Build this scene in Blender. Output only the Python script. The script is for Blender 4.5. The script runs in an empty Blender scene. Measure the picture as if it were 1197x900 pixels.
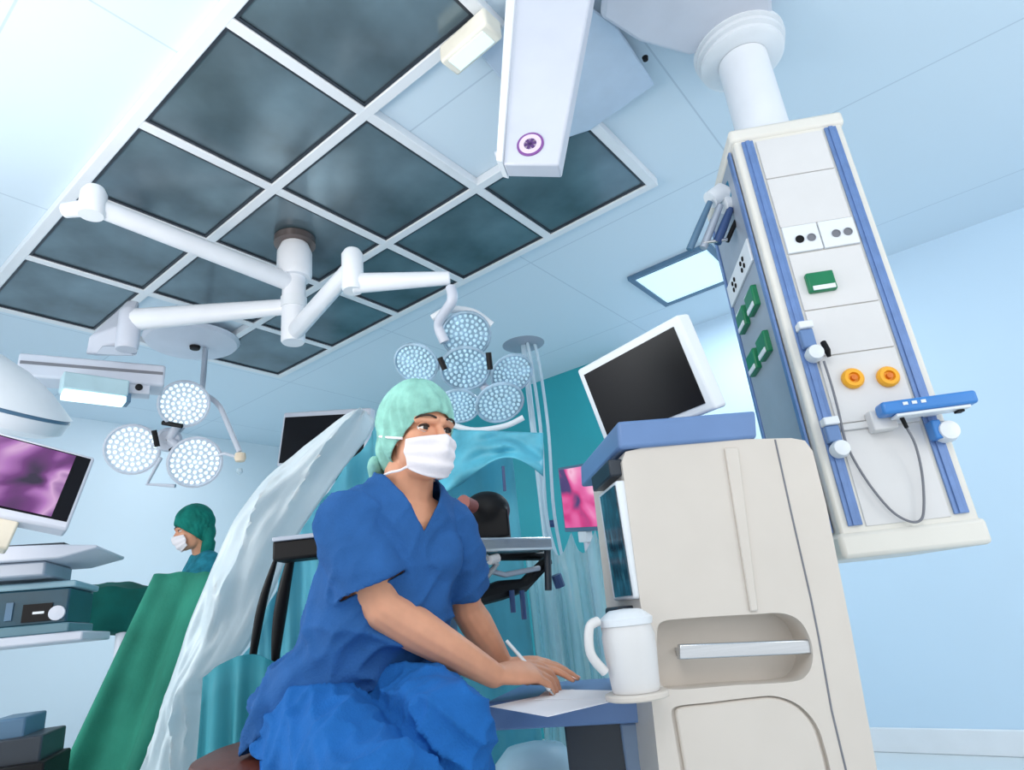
import bpy, bmesh, math, random
import numpy as np
from mathutils import Vector, Matrix, noise
random.seed(7)
SC = bpy.context.scene
COL = SC.collection
# ------------------------------------------------------------ camera (recovered from the ceiling grid's vanishing points)
FPX, CX, CY = 731.0, 598.5, 450.0
def _n(v): return np.array(v, float) / np.linalg.norm(v)
_X = _n((1196 - CX, CY - 650, -FPX)); _Y = np.array((-420 - CX, CY - 824, -FPX)); _Y = _n(_Y - _X * (_Y @ _X)); _Z = np.cross(_X, _Y)
RM = np.array([_X, _Y, _Z]); CAM = np.array([0, 0, 1.0])
def ray(px, py): return RM @ np.array((px - CX, CY - py, -FPX)) / FPX
def P(px, py, D): return Vector(CAM + ray(px, py) * D)
def PZ(px, py, z):
    d = ray(px, py); return Vector(CAM + d * (z - 1.0) / d[2])
def PX(px, py, x):
    d = ray(px, py); return Vector(CAM + d * x / d[0])
def PYy(px, py, y):
    d = ray(px, py); return Vector(CAM + d * y / d[1])
def proj(p):
    v = RM.T @ (np.array(p) - CAM); return (CX + FPX * v[0] / -v[2], CY - FPX * v[1] / -v[2], -v[2])
def zat(x, y, py):
    """height at which the vertical line over (x, y) crosses picture row py"""
    lo, hi = -1.0, 3.2
    for _ in range(50):
        m = (lo + hi) / 2
        if proj((x, y, m))[1] > py: lo = m
        else: hi = m
    return lo
FW = Vector((RM[0][2] * -1, RM[1][2] * -1, 0)).normalized()     # horizontal view direction
RT = Vector((FW.y, -FW.x, 0)); UP = Vector((0, 0, 1))
CAMV = Vector(CAM)

class Fr:
    """a plane with axes u (right), w (up), n (out of the face)"""
    def __init__(s, o, u, w=UP):
        s.o = Vector(o); s.u = Vector(u).normalized(); s.w = Vector(w).normalized(); s.n = s.u.cross(s.w).normalized()
    def uv(s, px, py, off=0.0):
        d = Vector(ray(px, py)); o = s.o + s.n * off
        t = (o - CAMV).dot(s.n) / d.dot(s.n); q = CAMV + d * t - s.o
        return (q.dot(s.u), q.dot(s.w))
    def pt(s, u, w, d=0.0): return s.o + s.u * u + s.w * w + s.n * d
    def px(s, px, py, off=0.0):
        u, w = s.uv(px, py, off); return s.pt(u, w, off)

# ------------------------------------------------------------ materials
def lin(c):
    return tuple(((x / 255) / 12.92 if x / 255 <= .04045 else ((x / 255 + .055) / 1.055) ** 2.4) for x in c)
def mat(name, rgb, rough=.5, metal=0.0, var=.04, scale=8.0, bump=0.0, bscale=60.0, spec=.5, trans=0.0, alpha=1.0, emit=None, estr=0.0, sss=0.0, coat=0.0, stretch=None):
    m = bpy.data.materials.new(name); m.use_nodes = True
    nt = m.node_tree; b = nt.nodes['Principled BSDF']
    c = lin(rgb)
    tc = nt.nodes.new('ShaderNodeTexCoord'); src = tc.outputs['Object']
    if stretch:
        mp = nt.nodes.new('ShaderNodeMapping'); mp.inputs['Scale'].default_value = stretch
        nt.links.new(src, mp.inputs['Vector']); src = mp.outputs['Vector']
    if var > 0:
        nz = nt.nodes.new('ShaderNodeTexNoise'); nz.inputs['Scale'].default_value = scale; nz.inputs['Detail'].default_value = 4
        nt.links.new(src, nz.inputs['Vector'])
        cr = nt.nodes.new('ShaderNodeValToRGB')
        cr.color_ramp.elements[0].position = .3; cr.color_ramp.elements[1].position = .7
        cr.color_ramp.elements[0].color = (*[max(0, x * (1 - var * 2)) for x in c], 1)
        cr.color_ramp.elements[1].color = (*[min(1, x * (1 + var)) for x in c], 1)
        nt.links.new(nz.outputs['Fac'], cr.inputs['Fac']); nt.links.new(cr.outputs['Color'], b.inputs['Base Color'])
    else:
        b.inputs['Base Color'].default_value = (*c, 1)
    b.inputs['Roughness'].default_value = rough; b.inputs['Metallic'].default_value = metal
    b.inputs['Specular IOR Level'].default_value = spec
    b.inputs['Transmission Weight'].default_value = trans; b.inputs['Alpha'].default_value = alpha
    b.inputs['Coat Weight'].default_value = coat
    if sss:
        b.inputs['Subsurface Weight'].default_value = sss; b.inputs['Subsurface Radius'].default_value = (.02, .008, .005); b.inputs['Subsurface Scale'].default_value = .4
    if emit is not None:
        b.inputs['Emission Color'].default_value = (*lin(emit), 1); b.inputs['Emission Strength'].default_value = estr
    if bump:
        n2 = nt.nodes.new('ShaderNodeTexNoise'); n2.inputs['Scale'].default_value = bscale; n2.inputs['Detail'].default_value = 3
        nt.links.new(src, n2.inputs['Vector'])
        bp = nt.nodes.new('ShaderNodeBump'); bp.inputs['Strength'].default_value = bump; bp.inputs['Distance'].default_value = .01
        nt.links.new(n2.outputs['Fac'], bp.inputs['Height']); nt.links.new(bp.outputs['Normal'], b.inputs['Normal'])
    return m
def cloth_film(name, rgb, back=.45, clear=.10, **k):
    """thin plastic or cloth that also lets light through from behind"""
    m = mat(name, rgb, **k); nt = m.node_tree; b = nt.nodes['Principled BSDF']; out = nt.nodes['Material Output']
    tl = nt.nodes.new('ShaderNodeBsdfTranslucent'); tl.inputs['Color'].default_value = (*lin(rgb), 1)
    tr = nt.nodes.new('ShaderNodeBsdfTransparent'); m1 = nt.nodes.new('ShaderNodeMixShader'); m2 = nt.nodes.new('ShaderNodeMixShader')
    m1.inputs[0].default_value = back; m2.inputs[0].default_value = clear
    nt.links.new(b.outputs[0], m1.inputs[1]); nt.links.new(tl.outputs[0], m1.inputs[2]); nt.links.new(m1.outputs[0], m2.inputs[1]); nt.links.new(tr.outputs[0], m2.inputs[2])
    nt.links.new(m2.outputs[0], out.inputs['Surface']); return m
def screen_mat(name, stops, scale=2.5, estr=1.0, dist=1.5):
    """a lit screen showing a soft blotchy camera picture"""
    m = bpy.data.materials.new(name); m.use_nodes = True; nt = m.node_tree; b = nt.nodes['Principled BSDF']
    tc = nt.nodes.new('ShaderNodeTexCoord'); nz = nt.nodes.new('ShaderNodeTexNoise')
    nz.inputs['Scale'].default_value = scale; nz.inputs['Detail'].default_value = 1.5; nz.inputs['Distortion'].default_value = dist
    nt.links.new(tc.outputs['Generated'], nz.inputs['Vector'])
    cr = nt.nodes.new('ShaderNodeValToRGB'); el = cr.color_ramp.elements
    while len(el) < len(stops): el.new(.5)
    for e, (p, c) in zip(el, stops): e.position = p; e.color = (*lin(c), 1)
    nt.links.new(nz.outputs['Fac'], cr.inputs['Fac'])
    b.inputs['Base Color'].default_value = (.01, .01, .012, 1); b.inputs['Roughness'].default_value = .15
    nt.links.new(cr.outputs['Color'], b.inputs['Emission Color']); b.inputs['Emission Strength'].default_value = estr
    return m

# ------------------------------------------------------------ mesh builder
class MB:
    def __init__(s): s.bm = bmesh.new()
    def vf(s, vs, fs):
        V = [s.bm.verts.new(v) for v in vs]
        for f in fs:
            try: s.bm.faces.new([V[i] for i in f])
            except ValueError: pass
        return s
    def hexa(s, p):                                   # 8 corners: bottom ring 0-3, top ring 4-7
        return s.vf(p, [(3, 2, 1, 0), (4, 5, 6, 7), (0, 1, 5, 4), (1, 2, 6, 5), (2, 3, 7, 6), (3, 0, 4, 7)])
    def obox(s, c, a, b, d):                          # centre and three half vectors
        c = Vector(c)
        return s.hexa([c - a - b - d, c + a - b - d, c + a + b - d, c - a + b - d, c - a - b + d, c + a - b + d, c + a + b + d, c - a + b + d])
    def box(s, lo, hi):
        x0, y0, z0 = lo; x1, y1, z1 = hi
        return s.hexa([Vector(v) for v in ((x0, y0, z0), (x1, y0, z0), (x1, y1, z0), (x0, y1, z0), (x0, y0, z1), (x1, y0, z1), (x1, y1, z1), (x0, y1, z1))])
    def fbox(s, F, u0, u1, w0, w1, d0, d1):           # box in a frame
        return s.hexa([F.pt(u0, w0, d0), F.pt(u1, w0, d0), F.pt(u1, w0, d1), F.pt(u0, w0, d1), F.pt(u0, w1, d0), F.pt(u1, w1, d0), F.pt(u1, w1, d1), F.pt(u0, w1, d1)])
    def prism(s, pts, vec):
        pts = [Vector(p) for p in pts]; n = len(pts); vec = Vector(vec)
        return s.vf(pts + [p + vec for p in pts], [tuple(range(n)), tuple(range(2 * n - 1, n - 1, -1))] + [(i, n + i, n + (i + 1) % n, (i + 1) % n) for i in range(n)])
    def fprism(s, F, uvs, d0, d1):
        return s.prism([F.pt(u, w, d0) for u, w in uvs], F.n * (d1 - d0))
    def rings(s, rings, cap=True, closed=True):
        n = len(rings[0]); vs = [v for r in rings for v in r]; fs = []
        for k in range(len(rings) - 1):
            for i in range(n if closed else n - 1):
                j = (i + 1) % n; fs.append((k * n + i, k * n + j, (k + 1) * n + j, (k + 1) * n + i))
        if cap and closed:
            fs.append(tuple(range(n - 1, -1, -1))); fs.append(tuple((len(rings) - 1) * n + i for i in range(n)))
        return s.vf(vs, fs)
    def tube(s, pts, r, seg=14, flat=None):
        pts = [Vector(p) for p in pts]; m = len(pts)
        rs = r if isinstance(r, (list, tuple)) else [r] * m
        t0 = (pts[1] - pts[0]).normalized()
        nrm = t0.orthogonal().normalized(); out = []
        for i, p in enumerate(pts):
            t = ((pts[min(i + 1, m - 1)] - p).normalized() + (p - pts[max(i - 1, 0)]).normalized()).normalized()
            nrm = (nrm - t * nrm.dot(t)).normalized(); bn = t.cross(nrm)
            out.append([p + (nrm * math.cos(a) + bn * math.sin(a)) * rs[i] for a in [2 * math.pi * k / seg for k in range(seg)]])
        return s.rings(out)
    def lathe(s, c, axis, prof, seg=32):
        c = Vector(c); ax = Vector(axis).normalized(); u = ax.orthogonal().normalized(); v = ax.cross(u)
        return s.rings([[c + ax * h + (u * math.cos(a) + v * math.sin(a)) * max(r, 1e-4) for a in [2 * math.pi * k / seg for k in range(seg)]] for r, h in prof])
    def ell(s, c, a, b, d, seg=20, rg=12):
        c = Vector(c); R = []
        for k in range(rg + 1):
            t = math.pi * (k / rg); R.append([c + Vector(d) * -math.cos(t) + (Vector(a) * math.cos(p) + Vector(b) * math.sin(p)) * max(math.sin(t), 1e-3) for p in [2 * math.pi * i / seg for i in range(seg)]])
        return s.rings(R)
    def caps(s, p, q, r0, r1, seg=14):                # tapered capsule
        p = Vector(p); q = Vector(q); t = (q - p); L = t.length; t = t / max(L, 1e-6)
        pr = [(r0 * math.sin(a), -r0 * math.cos(a)) for a in [math.pi / 2 * k / 5 for k in range(6)]] + [(r1 * math.cos(a), L + r1 * math.sin(a)) for a in [math.pi / 2 * k / 5 for k in range(6)]]
        return s.lathe(p, t, pr, seg)
    def chain(s, pts, rs, seg=14):
        for i in range(len(pts) - 1): s.caps(pts[i], pts[i + 1], rs[i], rs[i + 1], seg)
        return s
    def eloft(s, secs, seg=24):                       # sections (centre, half vector a, half vector b)
        R = []
        def ring(c, a, b, k): return [Vector(c) + (Vector(a) * math.cos(p) + Vector(b) * math.sin(p)) * k for p in [2 * math.pi * i / seg for i in range(seg)]]
        for c, a, b in secs: R.append(ring(c, a, b, 1))
        return s.rings(R)
    def sheet(s, grid):
        n = len(grid[0]); return s.vf([v for r in grid for v in r], [(k * n + i, k * n + i + 1, (k + 1) * n + i + 1, (k + 1) * n + i) for k in range(len(grid) - 1) for i in range(n - 1)])
    def build(s, name, m, parent=None, bevel=0, seg=2, sharp=35, solid=0, sub=0, recalc=True, flat=False):
        bm = s.bm
        if recalc: bmesh.ops.recalc_face_normals(bm, faces=bm.faces[:])
        vs = [v.co for v in bm.verts]
        if parent is None:
            lo = Vector([min(v[i] for v in vs) for i in range(3)]); hi = Vector([max(v[i] for v in vs) for i in range(3)])
            T = Matrix.Translation(Vector(((lo.x + hi.x) / 2, (lo.y + hi.y) / 2, lo.z)))
        else:
            T = parent.matrix_basis.copy(); q = parent.parent
            while q: T = q.matrix_basis @ T; q = q.parent
        bm.transform(T.inverted())
        me = bpy.data.meshes.new(name); bm.to_mesh(me); bm.free()
        return finish(name, me, m, parent, T, bevel, seg, sharp, solid, sub, flat)
def finish(name, me, m, parent, T, bevel=0, seg=2, sharp=35, solid=0, sub=0, flat=False):
    o = bpy.data.objects.new(name, me); COL.objects.link(o)
    me.materials.append(m)
    if not flat:
        for p in me.polygons: p.use_smooth = True
        me.set_sharp_from_angle(angle=math.radians(sharp))
    if parent is None: o.matrix_basis = T
    else: o.parent = parent
    if solid:
        x = o.modifiers.new('s', 'SOLIDIFY'); x.thickness = solid; x.offset = 0
    if bevel:
        x = o.modifiers.new('b', 'BEVEL'); x.width = bevel; x.segments = seg; x.limit_method = 'ANGLE'; x.angle_limit = math.radians(38)
    if sub:
        x = o.modifiers.new('u', 'SUBSURF'); x.levels = sub; x.render_levels = sub
    return o
def tag(o, label, cat, group=None):
    o['label'] = label; o['category'] = cat
    if group: o['group'] = group
    return o
def thing(name, loc, label, cat, group=None):
    o = bpy.data.objects.new(name, None); COL.objects.link(o); o.location = Vector(loc); o.empty_display_size = .05
    return tag(o, label, cat, group)
def struct(o): o['kind'] = 'structure'; return o
def blob(mb, voxel, smooth=6, disp=None, cut=None):
    """one continuous surface from overlapping closed shapes (voxel union, then smoothed)"""
    me = bpy.data.meshes.new('t'); bmesh.ops.recalc_face_normals(mb.bm, faces=mb.bm.faces[:]); mb.bm.to_mesh(me); mb.bm.free()
    o = bpy.data.objects.new('t', me); COL.objects.link(o)
    x = o.modifiers.new('r', 'REMESH'); x.mode = 'VOXEL'; x.voxel_size = voxel
    x = o.modifiers.new('s', 'SMOOTH'); x.iterations = smooth; x.factor = .5
    dg = bpy.context.evaluated_depsgraph_get(); dg.update()
    me2 = bpy.data.meshes.new_from_object(o.evaluated_get(dg))
    bpy.data.objects.remove(o); bpy.data.meshes.remove(me)
    out = MB(); out.bm.from_mesh(me2); bpy.data.meshes.remove(me2)
    bm = out.bm; bm.normal_update()
    if disp:
        nv = [(v, v.normal.copy(), v.co.copy()) for v in bm.verts]
        for v, nn, c in nv: v.co = c + nn * disp(c, nn)
    if cut:
        bmesh.ops.delete(bm, geom=[f for f in bm.faces if cut(f.calc_center_median(), f.normal)], context='FACES')
        bmesh.ops.delete(bm, geom=[v for v in bm.verts if not v.link_faces], context='VERTS')
        bv = [v for v in bm.verts if v.is_boundary]
        for _ in range(10):                            # tidy the cut edge into a smooth hem
            new = {}
            for v in bv:
                nb = [e.other_vert(v) for e in v.link_edges if e.is_boundary]
                if len(nb) == 2: new[v] = v.co * .4 + (nb[0].co + nb[1].co) * .3
            for v, c in new.items(): v.co = c
    return out
def sm(pts, n=8):
    """Catmull-Rom through points"""
    pts = [Vector(p) for p in pts]; out = []
    for i in range(len(pts) - 1):
        a = pts[max(i - 1, 0)]; b = pts[i]; c = pts[i + 1]; d = pts[min(i + 2, len(pts) - 1)]
        for k in range(n):
            t = k / n
            out.append(.5 * ((2 * b) + (c - a) * t + (2 * a - 5 * b + 4 * c - d) * t * t + (3 * b - a - 3 * c + d) * t ** 3))
    return out + [pts[-1]]
def sm2(pts, n=6): return [(v.x, v.y) for v in sm([Vector((a, b, 0)) for a, b in pts], n)]

M = dict(
    white=mat('white_paint', (230, 235, 240), .35, var=.015), warm=mat('warm_white_plastic', (220, 219, 219), .4, var=.015),
    cream=mat('cream_enamel', (228, 225, 217), .4, var=.01),
    arm=mat('white_enamel', (232, 236, 242), .3, var=.015), lav=mat('pale_grey_enamel', (205, 210, 222), .4, var=.02),
    glass=mat('dark_mirror_glass', (108, 128, 138), .18, .35, var=.25, scale=2.2, spec=.7),
    beige=mat('beige_plastic', (212, 204, 195), .42, var=.015), beige2=mat('shaded_beige_plastic', (206, 196, 184), .45, var=.02),
    bluegrey=mat('blue_grey_plastic', (104, 136, 184), .42, var=.03), rail=mat('blue_anodised_rail', (112, 142, 194), .35, .3, var=.05, scale=30),
    blue=mat('bright_blue_plastic', (62, 132, 206), .3, var=.02), navy=mat('navy_plastic', (48, 74, 120), .35, var=.03),
    teal=mat('teal_plastic', (40, 132, 168), .4), grey=mat('grey_panel', (168, 178, 192), .4, .2, var=.03),
    black=mat('black_plastic', (12, 12, 15), .5, var=.02, spec=.25), dark=mat('dark_grey_plastic', (44, 52, 62), .4, var=.05),
    steel=mat('brushed_steel', (205, 208, 212), .25, .9, var=.05, scale=4, stretch=(1, 1, 30)),
    green=mat('green_socket_plastic', (10, 120, 78), .35), yellow=mat('yellow_plastic', (250, 178, 40), .35), orange=mat('orange_ring', (226, 120, 30), .4),
    scrub=mat('blue_scrub_cotton', (46, 96, 158), .85, var=.07, scale=14, bump=.25, bscale=220, spec=.2),
    scrub2=mat('blue_trouser_cotton', (32, 102, 176), .85, var=.07, scale=12, bump=.25, bscale=220, spec=.2),
    skin=mat('skin', (226, 164, 132), .5, var=.05, scale=18, sss=.12, spec=.35), lips=mat('lip', (196, 110, 100), .5),
    cap=mat('green_cap_cloth', (150, 208, 194), .8, var=.14, scale=22, bump=.4, bscale=70, spec=.2),
    cap2=mat('dark_green_cap_cloth', (20, 120, 108), .85, var=.15, scale=20, bump=.4, bscale=60, spec=.2),
    mask=mat('white_mask_cloth', (244, 238, 242), .8, var=.02, bump=.1, bscale=120, spec=.2),
    hair=mat('dark_brown_hair', (52, 34, 26), .6), eyew=mat('eye_white', (236, 230, 226), .25, var=0), iris=mat('brown_iris', (26, 14, 10), .15, var=0),
    shoe=mat('white_clog', (225, 228, 230), .4),
    drape=cloth_film('pale_plastic_drape', (238, 246, 250), .5, .10, rough=.32, var=.05, scale=9, bump=.3, bscale=24, spec=.6, stretch=(1, 1, .4)),
    film=cloth_film('clear_blue_film', (200, 236, 244), .35, .35, rough=.22, var=.14, scale=12, bump=.4, bscale=16, stretch=(1, 1, .15)),
    curtain=cloth_film('teal_drape_cloth', (112, 204, 222), .4, 0.0, rough=.6, var=.16, scale=7, bump=.3, bscale=20, stretch=(1, 1, .25)),
    gdrape=mat('green_surgical_cloth', (46, 128, 108), .85, var=.12, scale=5, bump=.2, bscale=90, spec=.2), gdark=mat('dark_green_cloth', (8, 84, 78), .85, var=.2, scale=6, spec=.2),
    gown=mat('teal_gown_cloth', (40, 130, 150), .8, var=.2, scale=20, bump=.4, bscale=40, spec=.2),
    paper=mat('white_paper', (246, 246, 250), .7, var=.01), brown=mat('brown_leather', (96, 48, 36), .45, var=.1, scale=20),
    lens=mat('clear_lens', (206, 226, 238), .12, var=.05, alpha=.7, spec=.7), led=mat('white_led', (225, 245, 250), .2, var=0, emit=(225, 246, 252), estr=.75),
    diff=mat('lamp_diffuser', (220, 240, 246), .4, var=0, emit=(206, 234, 246), estr=.62), glow=mat('cyan_tube', (220, 246, 250), .3, var=0, emit=(225, 250, 255), estr=1.4),
    lampgrey=mat('lamp_frame_blue_grey', (84, 118, 146), .4), purple=mat('purple_print', (128, 72, 150), .5, var=0), pink=mat('pale_print', (222, 206, 228), .5, var=0),
    off=mat('dark_screen', (8, 7, 14), .32, var=0, spec=.2), tubing=mat('clear_tubing', (206, 228, 240), .2, var=0, alpha=.75),
    cable=mat('grey_cable', (120, 122, 130), .5), skinrose=mat('brown_rubber', (150, 84, 76), .5),
)
# ============================================================ SETTING
H = 3.0; XB = 4.62; YA = 6.2; YT = 2.15
def tiled(name, c1, c2, mortar, size, rough=.5, ms=.004, off=0.0):
    m = bpy.data.materials.new(name); m.use_nodes = True; nt = m.node_tree; b = nt.nodes['Principled BSDF']
    tc = nt.nodes.new('ShaderNodeTexCoord'); br = nt.nodes.new('ShaderNodeTexBrick')
    br.offset = off; br.inputs['Scale'].default_value = 1; br.inputs['Brick Width'].default_value = size[0]; br.inputs['Row Height'].default_value = size[1]
    br.inputs['Mortar Size'].default_value = ms; br.inputs['Color1'].default_value = (*lin(c1), 1); br.inputs['Color2'].default_value = (*lin(c2), 1); br.inputs['Mortar'].default_value = (*lin(mortar), 1)
    nt.links.new(tc.outputs['Object'], br.inputs['Vector']); nt.links.new(br.outputs['Color'], b.inputs['Base Color']); b.inputs['Roughness'].default_value = rough
    return m
M_ceil = tiled('ceiling_panels', (212, 229, 241), (210, 228, 241), (188, 207, 222), (1.28, 1.28), .55, .004)
M_wall = mat('pale_blue_wall', (200, 225, 244), .5, var=.02, scale=.8); M_wallA = mat('white_blue_wall', (222, 236, 246), .5, var=.02, scale=.7)
M_tealw = mat('teal_wall', (38, 158, 170), .45, var=.05, scale=1.2)
M_floor = tiled('pale_floor', (214, 222, 226), (210, 219, 224), (180, 194, 202), (2, 2), .35, .003)
struct(MB().box((-1.6, -2.6, -.1), (XB + .1, YA + .1, 0)).build('floor', M_floor))
struct(MB().box((-1.6, -2.6, H), (XB + .1, YA + .1, H + .1)).build('ceiling', M_ceil))
struct(MB().box((XB, -2.6, 0), (XB + .1, YT, H)).build('wall_right', M_wall))
struct(MB().box((XB - .006, YT, 0), (XB + .1, YA + .1, H)).build('wall_right.001', M_tealw))
struct(MB().box((-1.6, YA, 0), (XB - .006, YA + .1, H)).build('wall_back', M_wallA))
struct(MB().box((XB - .022, -2.6, 0), (XB, YT, .13)).build('baseboard_right', M['white'], bevel=.006))
struct(MB().box((-1.6, YA - .022, 0), (XB - .03, YA, .13)).build('baseboard_back', M['white'], bevel=.006))

# ---- laminar flow field: dark mirror panels hung in a white grid
GX = [.733, 1.335, 2.02, 2.645]; GY = [.93, 1.575, 2.24, 2.84, 3.56, 4.26]
gb = MB(); bw = .024
for i, x in enumerate(GX): gb.box((x - bw, GY[0] - bw + .002, H - .045), (x + bw, GY[-1] + bw - .002, H))
for y in GY: gb.box((GX[0], y - bw, H - .0445), (GX[-1], y + bw, H))
tag(gb.build('panel_grid_frame', M['white'], bevel=.004), 'white frame grid on the ceiling holding the dark mirror panels', 'ceiling frame')
colname = ['nearest the left edge', 'middle', 'right hand']
PL = {(0, 0): 'topmost dark mirror panel at the upper edge of the photo, largest of all',
      (0, 1): 'large dark mirror panel in the left column, just below the topmost one',
      (0, 2): 'dark mirror panel in the left column, lower edge crossed by the long white lamp arm',
      (0, 3): 'dark mirror panel in the left column behind the end knuckle of the long white arm',
      (0, 4): 'lowest dark mirror panel of the left column at the far left edge of the photo',
      (1, 1): 'dark mirror panel below the white blank panel, left of the boom head with the badge',
      (1, 2): 'dark mirror panel from which the white post of the lamp arms hangs down',
      (1, 3): 'dark mirror panel just left of the white lamp post, under the long arm',
      (2, 0): 'dark mirror panel partly hidden behind the boom head with the purple badge',
      (2, 1): 'teal tinted mirror panel in the right column, second from the purple badge',
      (2, 2): 'dark mirror panel of the right column behind the forward lamp arm elbow',
      (2, 3): 'dark mirror panel of the right column just right of the white lamp post foot',
      (2, 4): 'farthest dark mirror panel, small, at the low end of the right column'}
for (i, j), lb in PL.items():
    t = thing('mirror_panel', ((GX[i] + GX[i + 1]) / 2, (GY[j] + GY[j + 1]) / 2, H - .05), lb, 'ceiling panel', 'dark mirror panels of the ceiling grid')
    x0, x1, y0, y1 = GX[i] + bw + .001, GX[i + 1] - bw - .001, GY[j] + bw + .001, GY[j + 1] - bw - .001
    MB().box((x0, y0, H - .03), (x1, y1, H - .012)).build('pane', M['glass'], t)
    fb = MB(); e = .012
    fb.box((x0, y0, H - .038), (x1, y0 + e, H - .030)); fb.box((x0, y1 - e, H - .038), (x1, y1, H - .030)); fb.box((x0, y0 + e, H - .038), (x0 + e, y1 - e, H - .030)); fb.box((x1 - e, y0 + e, H - .038), (x1, y1 - e, H - .030))
    fb.build('rim', M['dark'], t)
# ---- square ceiling light
t = thing('square_light', (3.77, 1.25, H - .03), 'square recessed ceiling light with a blue grey frame and glowing diffuser', 'ceiling light')
lx0, lx1, ly0, ly1 = 3.47, 4.05, .95, 1.52; e = .035
fb = MB()
for b in (((lx0, ly0), (lx1, ly0 + e)), ((lx0, ly1 - e), (lx1, ly1)), ((lx0, ly0 + e), (lx0 + e, ly1 - e)), ((lx1 - e, ly0 + e), (lx1, ly1 - e))):
    fb.box((*b[0], H - .03), (*b[1], H))
fb.build('frame', M['lampgrey'], t, bevel=.003); MB().box((lx0 + e, ly0 + e, H - .02), (lx1 - e, ly1 - e, H - .005)).build('diffuser', M['diff'], t)

# ============================================================ SUPPLY COLUMN (right) AND ITS BOOM
a = math.radians(6); cu = (RT * math.cos(a) + FW * math.sin(a) * -1)
KP = .95
CF = Fr(P(985, 640, 1.68 * KP), cu)                 # front face of the column
u1 = CF.uv(1150, 628)[0]; zt = CF.uv(862, 158)[1]; ut = CF.uv(988, 140)[0]
CW = (u1 + ut) / 2; CD = .46
cbot, ctop = CF.o.z, CF.o.z + zt
base = CF.pt(CW / 2, 0, -CD / 2)
col = thing('supply_column', base, 'tall white medical supply column with blue rails hanging from the ceiling boom', 'supply column')
def cu_(px, py, off=0): return CF.uv(px, py, off)
MB().fbox(CF, .004, CW - .004, .02, zt - .02, -CD, 0).build('column_body', M['cream'], col, bevel=.008)
MB().fbox(CF, -.006, CW + .006, zt - .03, zt + .02, -CD - .006, .008).build('top_cap', M['cream'], col, bevel=.012)
MB().fbox(CF, -.006, CW + .006, -.03, .035, -CD - .006, .008).build('bottom_cap', M['cream'], col, bevel=.012)
rw = .036
for k, uu in enumerate((.026, CW - .026 - rw)):
    o = MB().fbox(CF, uu, uu + rw, .05, zt - .035, 0, .007); o.fbox(CF, uu + .011, uu + .025, .05, zt - .035, .007, .011).build('front_rail', M['rail'], col, bevel=.0015)
# left face frame
SF = Fr(CF.pt(0, 0, -CD), CF.n, UP)                 # u runs from the back edge to the front edge; n points left
assert SF.n.dot(CF.u) < 0
MB().fbox(SF, .05, CD - .065, .04, zt - .04, 0, .004).build('side_panel', M['grey'], col, bevel=.001)
for uu in (.018, CD - .06):
    MB().fbox(SF, uu, uu + .026, .04, zt - .035, 0, .008).build('side_rail', M['rail'], col, bevel=.0015)
# module panels of the front face (thin plates with gaps)
ul, ur = .026 + rw + .008, CW - .026 - rw - .008
def wl(px, py): return CF.uv(px, py)[1]
ws = [zt - .04, wl(930, 205), wl(950, 262), wl(960, 293), wl(985, 358), wl(1000, 412), wl(1015, 492)]
for k in range(len(ws) - 1):
    if k == 2: continue
    MB().fbox(CF, ul, ur, ws[k + 1] + .0015, ws[k] - .0015, 0, .006).build('front_module', M['warm'], col, bevel=.0015)
MB().fbox(CF, ul, ur, .045, ws[6] - .02, 0, .003).build('lower_module', M['warm'], col, bevel=.0015)
MB().fbox(CF, ul, ur, ws[6] - .02, ws[6] - .0015, 0, .012).build('shelf_lip', M['warm'], col, bevel=.003)
um = (ul + ur) / 2
for (a0, a1) in ((ul, um - .002), (um + .002, ur)):
    pl = MB().fbox(CF, a0, a1, ws[3] + .002, ws[2] - .002, 0, .012).build('socket_plate', M['white'], col, bevel=.002)
    cm = (a0 + a1) / 2
    for k, dx in enumerate((-.017, .017)):
        MB().lathe(CF.pt(cm + dx + .008, (ws[2] + ws[3]) / 2 - .004, .012), CF.n, [(.0001, 0), (.0125, 0), (.0125, .003), (.0105, .003), (.0105, .001), (.0001, .001)], 20).build('socket', M['black' if k == 0 and a0 == ul else 'cable'], pl)
def outlet(F, c, w, h, nm='green_outlet'):
    o = MB().fbox(F, c[0] - w / 2, c[0] + w / 2, c[1] - h / 2, c[1] + h / 2, 0, .022).build(nm, M['green'], col, bevel=.005)
    MB().fbox(F, c[0] - w * .38, c[0] + w * .42, c[1] - h * .46, c[1] - h * .24, .022, .026).build('label_strip', M['white'], o, bevel=.001)
    return o
outlet(CF, cu_(959, 330, .01), .078, .062)
for (px, py) in ((995, 444), (1036, 442)):
    c = cu_(px, py)
    o = MB().lathe(CF.pt(*c, .006), CF.n, [(.0001, 0), (.029, 0), (.029, .01), (.024, .017), (.015, .017), (.013, .009), (.0001, .009)], 28).build('gas_outlet', M['yellow'], col)
    MB().lathe(CF.pt(*c, .0155), CF.n, [(.0001, 0), (.008, 0), (.008, .010), (.0001, .011)], 14).build('valve', M['orange'], o)
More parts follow.
